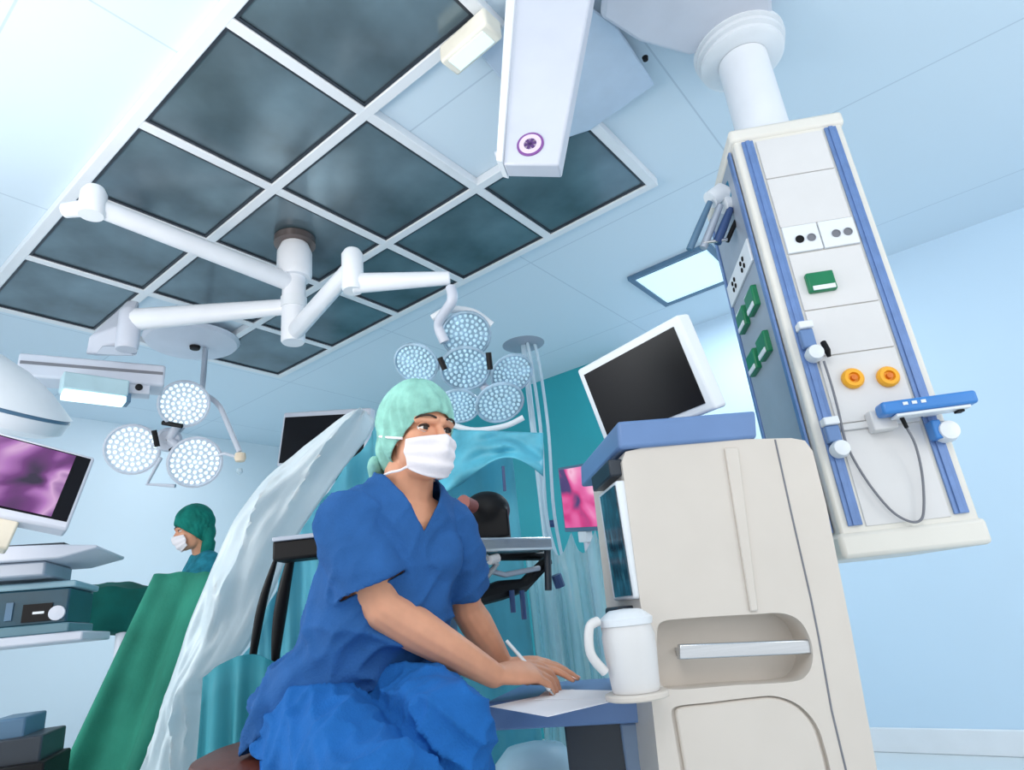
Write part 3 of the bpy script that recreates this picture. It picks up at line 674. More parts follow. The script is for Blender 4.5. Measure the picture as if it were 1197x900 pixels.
c0, c1 = PZ(72, 452, zb0 - 34 * kq), PZ(150, 462, zb0 - 34 * kq)
lt = (c1 - c0).normalized(); LFm = Fr(c0, lt); ll = (c1 - c0).length
MB().fbox(LFm, 0, ll, -1 * kq, 19 * kq, -.10, 0).build('lamp_housing', mat('pale_teal_housing', (186, 214, 222), .4), lg, bevel=.008)
MB().fbox(LFm, .01, ll - .005, -9 * kq, -1 * kq, -.09, -.004).build('tube', M['glow'], lg, bevel=.006)
MB().fbox(LFm, ll - .005, ll + .015, -8 * kq, 3 * kq, -.09, -.004).build('end_cap', M['lampgrey'], lg, bevel=.003)

# ============================================================ LEFT: saucer lamp, monitor, cart
# saucer lamp seen edge on
c = P(-60, 448, 2.25); ks2 = 2.25 / 731
ax = (RT * .42 + UP * .89 - FW * .12).normalized()
sau = thing('saucer_lamp', c, 'big round white saucer lamp cut off by the left edge above the purple screen', 'surgical lamp')
R0_ = 128 * ks2
MB().lathe(c, ax, [(.001, .16), (R0_ * .25, .155), (R0_ * .5, .125), (R0_ * .75, .075), (R0_ * .92, .025), (R0_, 0), (.001, -.001)], 48).build('dome', M['white'], sau)
MB().lathe(c - ax * .014, ax, [(.001, 0), (R0_ * .985, 0), (R0_ * .985, .013), (.001, .013)], 48).build('dark_band', M['lampgrey'], sau)
MB().lathe(c - ax * .014, -ax, [(.001, 0), (R0_, 0), (R0_ * .97, .05), (R0_ * .85, .075), (.001, .08)], 48).build('lower_ring', M['arm'], sau)
sa = c + ax * .15
MB().tube(sm([sa, sa + ax * .06 - RT * .05, sa - RT * .5 + UP * .12, Vector((sa.x, sa.y, 0)) - RT * .62 + UP * (sa.z + .3), Vector((sa.x, sa.y, H)) - RT * .62], 6), .035, 14).build('suspension_arm', M['arm'], sau)
# purple monitor
TRm = P(83, 530, 1.9); BRm = P(79, 620, 1.78); TLm = P(-75, 488, 1.72)
mx = (TRm - TLm).normalized(); my = (TRm - BRm); Hm = my.length; my.normalize()
EF = Fr(TLm - my * Hm, mx, (my - mx * my.dot(mx))); Wm = (TRm - TLm).length
em = thing('endoscopy_monitor', EF.pt(Wm / 2, 0, -.03), 'monitor at the left edge with a purple camera picture on its screen', 'monitor')
MB().fbox(EF, 0, Wm, 0, Hm, -.05, 0).build('housing', M['lav'], em, bevel=.008)
MB().fbox(EF, .010, Wm - .010, .024, Hm - .010, 0, .001).build('bezel', M['off'], em)
MB().fbox(EF, .014, Wm - .05, .03, Hm - .014, .001, .002).build('screen', screen_mat('purple_picture', [(.30, (40, 20, 52)), (.46, (112, 44, 122)), (.58, (176, 112, 186)), (.68, (214, 168, 214)), (.8, (120, 60, 140))], 2.0, .95, .6), em)
# cart shelves
DCt = 1.95; kk = DCt / 731
cart = thing('endoscopy_cart', P(-20, 1000, 1.7), 'pale grey equipment cart at the left edge with keyboard shelf and device shelf', 'cart')
def slab_px(name, pxs, z, th, m, par, bev=.006):
    pts = [PZ(x, y, z) for x, y in pxs]; return MB().prism(pts, (0, 0, -th)).build(name, M[m], par, bevel=bev)
zk = P(40, 645, DCt).z
def shelf(name, pxl, pxr, th, m, par, depth=.42):
    """a shelf whose front edge runs between two picture points"""
    z = P(*pxr, DCt).z; a_ = PZ(*pxl, z) ; b_ = P(*pxr, DCt); return a_, b_
kL, kR = P(-90, 640, DCt - .12), P(112, 648, DCt); kR.z = kL.z = (kL.z + kR.z) / 2
kd_ = (kR - kL).normalized(); kn = Vector((-kd_.y, kd_.x, 0)); KF = Fr(kL, kd_); Lk = (kR - kL).length
MB().fprism(KF, [(0, -.03), (Lk - .10, -.03), (Lk, -.006), (Lk, .004), (Lk - .10, .012), (0, .02)], -.34, 0).build('keyboard_shelf', M['lav'], cart, bevel=.006)
MB().fbox(KF, .06, Lk - .10, .0125, .024, -.22, -.04).build('keyboard', M['dark'], cart, bevel=.004)
MB().fbox(KF, .02, Lk - .14, -.075, -.031, -.28, -.03).build('shelf_bracket', M['grey'], cart, bevel=.006)
mb_ = MB().obox(EF.pt(Wm * .5, -.03, -.03), EF.u * .05, EF.n * .02, EF.w * .05); mb_.build('monitor_foot', mat('ivory_foot', (222, 214, 196), .4), em, bevel=.006)
sL, sR = P(-90, 745, DCt - .12), P(96, 746, DCt); sR.z = sL.z = (sL.z + sR.z) / 2
SHF = Fr(sL, (sR - sL)); Ls = (sR - sL).length
MB().fbox(SHF, 0, Ls, -.028, 0, -.36, 0).build('device_shelf', M['lav'], cart, bevel=.006)
MB().fbox(SHF, -.08, .0, -.028 - sL.z + .06, kL.z - sL.z - .031, -.30, -.20).build('post', M['grey'], cart, bevel=.01)
MB().fbox(SHF, -.05, Ls - .12, .06 - sL.z, .11 - sL.z, -.40, -.02).build('base', M['grey'], cart, bevel=.01)
for du_ in (0, Ls - .2):
    for dd in (-.34, -.06):
        c = SHF.pt(du_, 0, dd); c.z = .03
        MB().lathe(c - kd_ * .012, kd_, [(.001, 0), (.03, 0), (.03, .024), (.001, .024)], 20).build('castor', M['dark'], cart)
# device on the shelf
dv = thing('camera_control_unit', SHF.pt(Ls * .5, 0, -.15), 'dark teal electronic device with a round dial on the left cart shelf', 'medical device')
hD = P(40, 688, DCt).z - sL.z
M['device'] = mat('dark_teal_device', (30, 74, 92), .35, var=.08, scale=14); M['devtop'] = mat('pale_device_top', (150, 186, 200), .4)
lenD = SHF.uv(76, 720)[0]
db = MB().fbox(SHF, .04, lenD, .028, hD, -.30, -.02).build('device_body', M['device'], dv, bevel=.006)
MB().fbox(SHF, .04, lenD + .015, hD, hD + .02, -.30, -.01).build('device_lid', M['devtop'], dv, bevel=.005)
MB().fbox(SHF, .04, lenD + .01, .0005, .03, -.30, -.012).build('device_foot', mat('grey_teal_plinth', (96, 132, 146), .4), dv, bevel=.004)
cdl = SHF.uv(67, 716); MB().lathe(SHF.pt(cdl[0] - .005, cdl[1], -.02), SHF.n, [(.001, 0), (.022, 0), (.022, .01), (.001, .012)], 22).build('dial', M['lav'], dv)
for (x0, x1, y0, y1, m) in ((22, 60, 704, 728, 'black'), (2, 14, 704, 726, 'lampgrey'), (36, 50, 714, 718, 'white')):
    a_, b_ = SHF.uv(x0, y1), SHF.uv(x1, y0)
    MB().fbox(SHF, a_[0], b_[0], a_[1], b_[1], -.02, -.014 if m != 'white' else -.0125).build('panel', M[m], dv)
# dark stepped device at the bottom left
st = thing('stepped_base_unit', P(10, 960, DCt), 'dark stepped equipment block in the bottom left corner below the cart shelf', 'medical device')
for (x0, x1, y0, y1, m) in ((-60, 16, 842, 1010, 'lampgrey'), (-60, 42, 862, 1010, 'dark'), (-60, 48, 892, 1010, 'black')):
    a_, b_ = SHF.uv(x0, y1), SHF.uv(x1, y0)
    MB().fbox(SHF, a_[0], b_[0], max(a_[1], .112 - sL.z), b_[1], -.30, {'lampgrey': -.10, 'dark': -.06, 'black': -.03}[m]).build('step', M[m], st, bevel=.006)
# black screen on the back (behind the drape)
D5 = 4.3
T5 = [P(322, 484, D5), P(408, 479, D5 - .25)]; B5 = P(323, 545, D5 - .12)
ex = (T5[1] - T5[0]).normalized(); ey = (T5[0] - B5).normalized(); VF = Fr(B5, ex, (ey - ex * ey.dot(ex))); vw = (T5[1] - T5[0]).length * 1.15; vh = (T5[0] - B5).length
wm = thing('wall_display', VF.pt(vw / 2, 0, -.03), 'black blank display behind the top of the clear drape', 'monitor')
MB().fbox(VF, 0, vw, 0, vh, -.06, 0).build('housing', M['lav'], wm, bevel=.01)
MB().fbox(VF, .02, vw - .02, .02, vh - .035, 0, .002).build('screen', M['off'], wm)
wp = VF.pt(vw / 2, 0, -.09); MB().tube([VF.pt(vw / 2, vh * .5, -.07), VF.pt(vw / 2, vh * .3, -.10), Vector((wp.x, wp.y, .0))], .03, 12).build('stand_pole', M['lav'], wm)
# pink monitor between curtain and machine
D6 = 3.1
a_, b_, c_ = P(648, 548, D6), P(716, 536, D6 - .35), P(660, 622, D6 - .08)
ex = (b_ - a_).normalized(); ey = (a_ - c_).normalized(); QF = Fr(c_, ex, (ey - ex * ey.dot(ex))); qw = (b_ - a_).length; qh = (a_ - c_).length
pk = thing('endoscopy_monitor', QF.pt(qw / 2, 0, -.02), 'small screen with a bright pink camera picture beside the blue grey machine top', 'monitor')
MB().fbox(QF, 0, qw, 0, qh, -.05, 0).build('housing', M['lampgrey'], pk, bevel=.006)
MB().fbox(QF, .012, qw - .012, .02, qh - .012, 0, .002).build('screen', screen_mat('pink_picture', [(.3, (70, 50, 110)), (.42, (210, 50, 130)), (.55, (236, 110, 176)), (.68, (250, 190, 220)), (.8, (220, 90, 160))], 2.0, .95, .7), pk)
MB().obox(QF.pt(qw * .3, -.025, -.02), QF.u * .03, QF.n * .02, QF.w * .025).build('foot', M['white'], pk, bevel=.004)
ft = QF.pt(qw * .3, -.02, -.03); MB().tube([ft, Vector((ft.x, ft.y, .02))], .02, 12).build('pole', M['lav'], pk)
MB().lathe((ft.x, ft.y, 0), UP, [(.001, 0), (.2, 0), (.19, .02), (.03, .035), (.001, .035)], 28).build('base', M['lav'], pk)
# ============================================================ PEOPLE
def head_axes(f, u):
    f = Vector(f).normalized(); u = Vector(u); u = (u - f * u.dot(f)).normalized(); return f, u.cross(f), u
def add_head(mb, C, f, l, u, s=1.0):
    L = lambda x, y, z: Vector(C) + (f * x + l * y + u * z) * s
    def el(x, y, z, a, b, c): mb.ell(L(x, y, z), f * a * s, l * b * s, u * c * s)
    el(-.012, 0, .032, .096, .075, .084); el(.02, 0, -.034, .069, .062, .080)
    el(.058, 0, -.096, .026, .028, .020); el(.03, 0, -.085, .05, .045, .03)
    for sg in (-1, 1):
        el(.050, .040 * sg, -.024, .030, .022, .026)
        mb.caps(L(.086, .010 * sg, .019), L(.068, .048 * sg, .018), .0115 * s, .010 * s)
        el(-.006, .070 * sg, -.012, .020, .008, .030)
        el(.098, .009 * sg, -.036, .012, .009, .009)
    mb.caps(L(.084, 0, .006), L(.106, 0, -.030), .0085 * s, .0125 * s)
    mb.caps(L(.084, -.018, -.064), L(.084, .018, -.064), .008 * s, .008 * s)
    return L
def face_parts(par, L, f, l, u, s=1.0, gaze=None):
    for sg in (-1, 1):
        c = L(.0655, .032 * sg, -.001)
        ey = MB().ell(c, f * .0135 * s, l * .0135 * s, u * .0135 * s, 20, 14).build('eye', M['eyew'], par)
        g = (gaze or f).normalized()
        MB().lathe(c, g, [(.001, .0120 * s), (.0066 * s, .0118 * s), (.0062 * s, .0138 * s), (.001, .0145 * s)], 18).build('iris', M['iris'], ey)
        arc = [c + (f * math.cos(t) * math.cos(.45) + l * math.sin(t) + u * math.sin(.52 * math.cos(t))) * .0150 * s for t in [-1.25 + 2.5 * k / 10 for k in range(11)]]
        MB().tube(arc, [.0014 * s] + [.0030 * s] * 9 + [.0016 * s], 8).build('eyelashes', M['hair'], par)
        arc = [c + (f * math.cos(t) * math.cos(.62) + l * math.sin(t) + u * math.sin(.82 * math.cos(t))) * .0146 * s for t in [-1.2 + 2.4 * k / 10 for k in range(11)]]
        MB().tube(arc, .0026 * s, 8).build('upper_eyelid', M['skin'], par)
        arc = [c + (f * math.cos(t) * math.cos(.42) + l * math.sin(t) - u * math.sin(.42 * math.cos(t))) * .0138 * s for t in [-1.1 + 2.2 * k / 10 for k in range(11)]]
        MB().tube(arc, .0018 * s, 8).build('lower_eyelid', M['skin'], par)
        br = sm([L(.0965, .014 * sg, .022), L(.0935, .03 * sg, .026), L(.081, .048 * sg, .025), L(.070, .058 * sg, .018)], 5)
        MB().tube(br, [.0014 * s] + [.0026 * s] * (len(br) - 3) + [.0013 * s, .0008 * s], 8).build('eyebrow', M['hair'], par)
def cap_mesh(C, f, l, u, s=1.0, tail=True, puff=1.0, fx=.095, fz=.046):
    L = lambda x, y, z: Vector(C) + (f * x + l * y + u * z) * s
    mb = MB()
    mb.ell(L(-.014, 0, .034), f * .106 * s * puff, l * .088 * s * puff, u * .108 * s * puff, 28, 18)
    mb.ell(L(-.054, 0, -.030), f * .058 * s, l * .074 * s, u * .075 * s, 24, 14)
    mb.ell(L(-.010, 0, -.02), f * .06 * s, l * .088 * s, u * .07 * s, 24, 14)
    def disp(c, n):
        q = (c - Vector(C)); a = math.atan2(q.dot(l), q.dot(f)); h = q.dot(u)
        return .0035 * s * noise.noise(Vector((a * 5, h * 14, 1.0))) + .0022 * s * math.sin(a * 22 + 6 * noise.noise(q * 12)) * max(0, 1 - abs(h - .02 * s) / (.09 * s))
    def cut(c, n):
        q = (c - Vector(C)) / s; x, y, z = q.dot(f), q.dot(l), q.dot(u)
        return (z - fz) < (x - fx) * 1.06 or z < -.092
    return blob(mb, .0045 * s, 3, disp, cut)
def mask_mesh(C, f, l, u, s=1.0):
    L = lambda x, y, z: Vector(C) + (f * x + l * y + u * z) * s
    G = []
    for k in range(25):
        t = k / 24; z = -.018 - .098 * t; row = []
        wth = 1.20 - .12 * abs(t - .45) * 2
        for i in range(29):
            q = -1 + 2 * i / 28; an = q * wth
            rx = .098 - .004 * (t - .3) ** 2 - .020 * max(0, t - .72) / .28; ry = .080 - .012 * t
            nose = .020 * math.exp(-(q / .18) ** 2) * max(0, 1 - abs(t - .22) / .45)
            pleat = .0022 * math.sin(t * math.pi * 6.0)
            zz = z + .016 * abs(q) ** 1.5 * (1 - 1.6 * t) * (-1 if t < .5 else 1)
            row.append(L(.016 + (rx - .008 + nose + pleat) * math.cos(an), (ry + pleat * .5) * math.sin(an), z + (-.012 * abs(q) * (1 - t) + .022 * abs(q) ** 2 * t)))
        G.append(row)
    return MB().sheet(G)
def add_hand(mb, W, X, N, thumb_side, curls, s=1.0, thumb=None, spread=.10):
    """palm, four separate fingers of different length, and a thumb from the side of the palm. X to the knuckles, N out of the back."""
    X = Vector(X).normalized(); N = Vector(N); N = (N - X * N.dot(X)).normalized(); T = X.cross(N) * thumb_side
    L = lambda x, t, n: Vector(W) + (X * x + T * t + N * n) * s
    R = []
    for x, a, b, n in ((-.012, .024, .0175, 0), (.012, .027, .0165, 0), (.04, .036, .0155, 0), (.07, .040, .0145, .001), (.092, .038, .012, .001), (.10, .033, .008, 0)):
        R.append((L(x, .001, n), T * a * s, N * b * s))
    mb.eloft(R, 22)
    mb.ell(L(.03, .020, -.008), X * .03 * s, T * .018 * s, N * .014 * s, 14, 10)
    specs = ((.029, .094, (.043, .026, .021), .0092), (.0095, .098, (.047, .030, .022), .0095), (-.0105, .094, (.043, .028, .021), .0090), (-.029, .085, (.033, .021, .018), .0080))
    tips = []
    for k, (t, x, lens, r) in enumerate(specs):
        p = L(x - .012, t, 0); pts = [p, L(x, t, .001)]; an = 0
        side = T * spread * (1.2 - k * .8)
        for c, ln_ in zip(curls[k], lens):
            an = math.radians(c); d = (X * math.cos(an) - N * math.sin(an) + side * .5 * math.cos(an)).normalized()
            pts.append(pts[-1] + d * ln_ * s)
        mb.chain(pts, [r * s, r * 1.04 * s, r * .96 * s, r * .88 * s, r * .76 * s], 12); tips.append((pts, d))
    tp = thumb or [(.018, .026, -.006), (.048, .046, -.016), (.078, .046, -.026), (.10, .038, -.032)]
    tp = [L(*q) for q in tp]
    mb.chain(tp, [.014 * s, .0125 * s, .0105 * s, .0085 * s], 12)
    return tips, tp

# ---------------- the woman
wf = RT * .62 - FW * .78; wl_ = UP.cross(wf)
PC = P(402, 816, 1.36); WC = P(436, 742, 1.37); CC = P(456, 658, 1.385); NB = P(475, 593, 1.40)
SRj, SLj = NB - wl_ * .138 - UP * .035, NB + wl_ * .118 - UP * .04
ELR = P(447, 712, 1.27); ELL = P(546, 712, 1.50)
WRR = P(577, 789, 1.36); WRL = P(588, 777, 1.53)
HPR, HPL = PC - wl_ * .085 - UP * .03, PC + wl_ * .085 - UP * .03
KNR = P(458, 935, 1.0); KNL = P(530, 846, 1.14)
stc = PC - wf * .10 - RT * .06; zseat = PC.z - .080
ANR = Vector((stc.x, stc.y, 0)) + wf * .30 - wl_ * .12 + UP * .37; ANL = Vector((stc.x, stc.y, 0)) + wf * .30 + wl_ * .12 + UP * .37
spn = (NB - PC).normalized()
hf, hl, hu = head_axes(RT * .70 - FW * .70 - UP * .10, UP + RT * .04)
HS = .93; HC = P(488, 508, 1.42)
wom = thing('person', Vector((stc.x, stc.y, 0)), 'woman in blue scrubs, green cap and white face mask seated and writing at the desk', 'person')
mb = MB()
Lh = add_head(mb, HC, hf, hl, hu, HS)
mb.caps(HC + hf * -.022 + hu * -.05, NB + UP * .015, .054, .060)
mb.eloft([(PC - UP * .10, wl_ * .13, wf * .10), (PC, wl_ * .145, wf * .11), (WC, wl_ * .13, wf * .10), (CC, wl_ * .15, wf * .105), (CC.lerp(NB, .65), wl_ * .15, wf * .085), (NB + UP * .012, wl_ * .075, wf * .055)])
mb.chain([NB, SRj - UP * .01], [.045, .042]); mb.chain([NB, SLj - UP * .012], [.045, .036])
mb.chain([SRj - UP * .01, SRj.lerp(ELR, .5), ELR], [.044, .044, .040]); mb.chain([SLj - UP * .012, SLj.lerp(ELL, .5), ELL], [.036, .038, .037])
mb.chain([ELR, ELR.lerp(WRR, .28), ELR.lerp(WRR, .75), WRR], [.041, .045, .034, .027]); mb.chain([ELL, ELL.lerp(WRL, .28), ELL.lerp(WRL, .75), WRL], [.038, .040, .031, .025])
mb.chain([HPR, KNR, ANR], [.085, .055, .038]); mb.chain([HPL, KNL, ANL], [.085, .055, .038])
for A in (ANR, ANL): mb.chain([A, A + wf * .13 - UP * .045], [.036, .028])
# writing hand: back of the hand to the camera, little finger side on the paper
XR = (P(640, 783, 1.43) - WRR).normalized()
NR = (-FW * .50 + UP * .86 + RT * .05)
tipsR, thR = add_hand(mb, WRR, XR, NR, -1 if XR.cross(NR.normalized()).dot(UP) < 0 else 1, ((14, 38, 48), (18, 44, 58), (24, 54, 70), (24, 54, 72)), 1.10,
                      [(.02, .026, -.006), (.05, .046, -.022), (.082, .042, -.036), (.108, .030, -.040)], .06)
# other hand lies flat behind it, holding the paper
XL = (P(652, 774, 1.52) - WRL).normalized()
NL = (UP * .96 - FW * .25)
tL = XL.cross(NL).dot(FW)
tipsL, thL = add_hand(mb, WRL + UP * .0, XL, NL, 1 if tL < 0 else -1, ((14, 26, 34), (14, 28, 36), (16, 30, 38), (18, 32, 40)), .95, None, .12)
def sit(c):
    """flatten what rests on the stool seat or on the desk top"""
    if c.z < zseat + .004 and c.z > zseat - .12 and math.hypot(c.x - stc.x, c.y - stc.y) < .245: c.z = zseat + .004
    q = c - DF.o
    if -.004 < q.dot(DF.u) and q.dot(DF.n) < .006 and ZD - .075 < c.z < ZD + .0035: c.z = ZD + .0035
    return c
def rest(mb_):
    for v in mb_.bm.verts: v.co = sit(v.co)
    return mb_
body = rest(blob(mb, .0034, 3))
bo = body.build('body', M['skin'], wom, sharp=80)
face_parts(bo, Lh, hf, hl, hu, HS, hf + RT * .05)
# nails
def nail(par, pts, N):
    d = (pts[-1] - pts[-2]).normalized(); n_ = (Vector(N) - d * Vector(N).dot(d)).normalized()
    c = pts[-1] + d * .001 + n_ * .0058
    MB().ell(c, d * .0058, d.cross(n_) * .0042, n_ * .0012, 12, 8).build('fingernail', mat_nail, par)
mat_nail = mat('nail', (236, 178, 160), .25, var=0)
for tp_, N_, X_ in ((tipsR, NR, XR), (tipsL, NL, XL)):
    for pts, d in tp_: nail(bo, pts, (Vector(N_).normalized() + Vector(X_) * .9))
# scrub top
secs = [(PC - UP * .10 - wf * .01, wl_ * .205, wf * .165), (PC + UP * .02, wl_ * .19, wf * .155), (WC, wl_ * .168, wf * .135), (P(452, 668, 1.385), wl_ * .158, wf * .13),
        (P(463, 626, 1.395), wl_ * .150, wf * .112), (NB + UP * .008, wl_ * .115, wf * .085), (NB + UP * .045, wl_ * .082, wf * .072), (NB + UP * .085 - wf * .004, wl_ * .068, wf * .064)]
mb = MB().eloft(secs, 28)
slR = SRj.lerp(ELR, .74); slL = SLj.lerp(ELL, .80)
def sleeve(j, e, end, r0, r1):
    t = (end - j).normalized()
    mb.caps(NB + (j - NB) * .3 + UP * .035, j + UP * .0, .05, r0, 20)
    mb.caps(j, j.lerp(end, .5), r0, (r0 + r1) / 2, 22)
    mb.lathe(j.lerp(end, .3), t, [(.001, 0), ((r0 + r1) / 2, .01), (r1, (end - j).length * .7), (.001, (end - j).length * .7 + .001)], 26)
sleeve(SRj, ELR, slR, .066, .082); sleeve(SLj, ELL, slL, .052, .058)
for q in (-1, 1): mb.ell(P(458, 652, 1.385) + wf * .066 + wl_ * .066 * q, wf * .052, wl_ * .066, UP * .064)
zcol = (NB + UP * .058)
vb_ = P(489, 622, 1.30)
VZ = vb_.z
def fold(c, n):
    q = c - NB
    a = noise.noise(Vector((c.x * 9, c.y * 9, c.z * 4))) + .6 * noise.noise(Vector((c.x * 22, c.y * 22, c.z * 9)))
    r = 1 - abs(noise.noise(Vector((q.dot(wl_) * 7 + c.z * 5, q.dot(wf) * 7, c.z * 6 + 3))))
    low = max(0.0, min(1.0, (NB.z - .10 - c.z) / .3))
    r2 = 1 - abs(noise.noise(Vector((q.dot(wl_) * 13 - c.z * 11, q.dot(wf) * 13, c.z * 9 + 8))))
    return (.005 + .006 * low) * a + (.010 + .016 * low) * (r ** 4 - .4) + (.006 + .012 * low) * (r2 ** 5 - .35)
def topcut(c, n):
    q = c - NB; x, y = q.dot(wf), q.dot(wl_)
    if math.hypot(x, y) < .10 and c.z > NB.z + .070 and n.z > .45: return True
    if x > .0 and abs(y) < (c.z - VZ) * .52 and abs(y) < .085 and c.z > VZ: return True
    for e_, s_, r_ in ((ELR, slR, .08), (ELL, slL, .065)):
        t = (e_ - s_).normalized()
        if (c - s_).length < r_ and n.dot(t) > .7 and (c - s_).dot(t) > -.02: return True
    return c.z < PC.z - .055 + .50 * max(-.1, x - (PC - NB).dot(wf)) and n.z < .3 + 9 * (c.z < PC.z - .10)
tp = rest(blob(mb, .0055, 4, fold, topcut))
top = tp.build('scrub_top', M['scrub'], wom, sharp=80, solid=.004)
# V neck edging
def onto(side):
    out = []
    for k in range(9):
        t = k / 8; z = VZ + (NB.z + .05 - VZ) * t
        out.append(NB + UP * (z - NB.z) + wl_ * side * ((z - VZ) * .62 + .004) + wf * (.118 - .075 * t ** 1.3))
    return out
# trousers
mb = MB()
mb.ell(PC - UP * .02, wl_ * .165, wf * .13, UP * .125, 26, 16)
mb.chain([HPR, HPR.lerp(KNR, .5), KNR], [.105, .100, .080], 22); mb.chain([HPL, HPL.lerp(KNL, .5), KNL], [.10, .096, .074], 22)
mb.chain([KNR, KNR.lerp(ANR, .5), ANR + (KNR - ANR) * .06], [.080, .078, .074], 20); mb.chain([KNL, KNL.lerp(ANL, .5), ANL + (KNL - ANL) * .06], [.074, .076, .074], 20)
def fold2(c, n):
    a = noise.noise(c * 7) + .5 * noise.noise(c * 17)
    r = 1 - abs(noise.noise(Vector((c.x * 10 + c.z * 8, c.y * 10 - c.z * 6, c.z * 5))))
    r2 = 1 - abs(noise.noise(Vector((c.x * 16 - c.z * 9, c.y * 16 + c.z * 9, c.z * 8 + 4))))
    return .006 * a + .016 * (r ** 4 - .4) + .010 * (r2 ** 5 - .35)
tr = rest(blob(mb, .006, 4, fold2)).build('trousers', M['scrub2'], wom, sharp=80)
# shoes
for A in (ANR, ANL):
    mb = MB().caps(A - UP * .035 - wf * .03, A + wf * .12 - UP * .05, .042, .040)
    blob(mb, .006, 4, None, None).build('shoe', M['shoe'], wom, sharp=60)
# cap and mask
cm_ = cap_mesh(HC, hf, hl, hu, HS, fx=.094, fz=.044)
capo = cm_.build('surgical_cap', M['cap'], wom, sharp=80, solid=.002)
MB().tube(sm([Lh(-.07, -.075, -.055), Lh(-.10, -.05, -.085), Lh(-.11, -.03, -.12), Lh(-.10, -.02, -.15)], 6), [.004, .010, .014, .016] + [.018] * 9 + [.015, .013, .011, .008, .005, .002], 12).build('cap_tie', M['cap'], capo)
mko = mask_mesh(HC, hf, hl, hu, HS).build('face_mask', M['mask'], wom, sharp=70, solid=.0015)
for sg in (-1, 1):
    MB().tube(sm([Lh(.044, .072 * sg, -.026), Lh(.02, .081 * sg, -.022), Lh(-.02, .086 * sg, -.014), Lh(-.045, .078 * sg, -.008)], 5), .0028, 8).build('mask_tie', M['mask'], mko)
    MB().tube(sm([Lh(.052, .062 * sg, -.092), Lh(.03, .067 * sg, -.098), Lh(.0, .074 * sg, -.10), Lh(-.045, .068 * sg, -.105), Lh(-.085, .04 * sg, -.105)], 5), .0028, 8).build('mask_tie', M['mask'], mko)
# pen held in the writing hand
tipp = PZ(648, 813, ZD + .004); grip = (tipsR[0][0][-1] + thR[-1]) / 2
back = P(592, 749, proj(tipp)[2] + .07)
pen = thing('pen', tipp, 'slim white pen held by the woman over the paper', 'pen')
MB().tube([tipp + (back - tipp) * .09, back], .0042, 12).build('barrel', M['white'], pen)
MB().tube([tipp, tipp + (back - tipp) * .09], [.0008, .004], 12).build('nib', M['steel'], pen)
MB().obox(back + (tipp - back) * .14 + UP * .005, (tipp - back).normalized() * .016, FW * .0012, UP * .001).build('clip', M['steel'], pen)
# stool
sto = thing('stool', Vector((stc.x, stc.y, 0)), 'round brown padded stool under the seated woman', 'stool')
MB().lathe((stc.x, stc.y, zseat - .07), UP, [(.001, 0), (.20, 0), (.225, .012), (.23, .035), (.22, .055), (.19, .066), (.001, .068)], 44).build('seat', M['brown'], sto)
MB().lathe((stc.x, stc.y, .06), UP, [(.03, 0), (.03, zseat - .13)], 20).build('gas_column', M['steel'], sto)
fr = MB(); pts = [Vector((stc.x, stc.y, .28)) + (RT * math.cos(k) + FW * math.sin(k)) * .24 for k in [2 * math.pi * i / 36 for i in range(37)]]
fr.tube(pts, .012, 10).build('foot_ring', M['steel'], sto)
for i in range(4):
    k = math.pi / 2 * i + .3; MB().tube([Vector((stc.x, stc.y, .28)), Vector((stc.x, stc.y, .28)) + (RT * math.cos(k) + FW * math.sin(k)) * .24], .008, 8).build('ring_spoke', M['steel'], sto)
for i in range(5):
    k = 2 * math.pi * i / 5; d = RT * math.cos(k) + FW * math.sin(k); c = Vector((stc.x, stc.y, 0))
    lg_ = MB().tube([c + UP * .09, c + d * .23 + UP * .065], [.025, .016], 12).build('leg', M['dark'], sto)
    MB().lathe(c + d * .23 + UP * .03 - d.cross(UP) * .012, d.cross(UP), [(.001, 0), (.03, 0), (.03, .024), (.001, .024)], 18).build('castor', M['black'], lg_)
# ============================================================ DRAPES, CURTAIN, STANDS BEHIND THE WOMAN
def res(pts, n):
    """even resampling of a picture curve (x, y, D)"""
    s_ = sm([Vector(p) for p in pts], 12); L = [0]
    for i in range(1, len(s_)): L.append(L[-1] + (s_[i] - s_[i - 1]).length)
    out = []; j = 0
    for k in range(n):
        t = L[-1] * k / (n - 1)
        while j < len(L) - 2 and L[j + 1] < t: j += 1
        f_ = (t - L[j]) / max(L[j + 1] - L[j], 1e-9); out.append(s_[j].lerp(s_[j + 1], min(1, f_)))
    return out
outc = res([(420, 482, 2.02), (398, 489, 2.0), (346, 531, 1.98), (310, 560, 1.97), (277, 604, 1.96), (262, 632, 1.95), (243, 676, 1.93), (221, 732, 1.91), (199, 799, 1.88), (168, 894, 1.85)], 60)
innc = res([(438, 490, 2.10), (428, 515, 2.08), (402, 548, 2.05), (366, 598, 2.02), (339, 643, 2.0), (317, 699, 1.97), (289, 755, 1.94), (252, 799, 1.92), (241, 833, 1.9), (230, 894, 1.87)], 60)
G = []
nw = 26
for k in range(60):
    a_, b_ = P(*outc[k]), P(*innc[k]); row = []
    for i in range(nw):
        t = i / (nw - 1); p = a_.lerp(b_, t)
        w_ = math.sin(math.pi * t)
        nz = noise.noise(Vector((t * 4 + k * .03, k * .11, 2.3))) * .028 + noise.noise(Vector((t * 9, k * .25, 7))) * .012
        rdg = (1 - abs(noise.noise(Vector((t * 3.2 - k * .035, k * .05, 5.5))))) ** 6 * .03
        row.append(p - FW * (.06 * w_ + (nz + rdg) * (.3 + w_)))
    G.append(row)
d0 = [G[-1][i] - G[-4][i] for i in range(nw)]
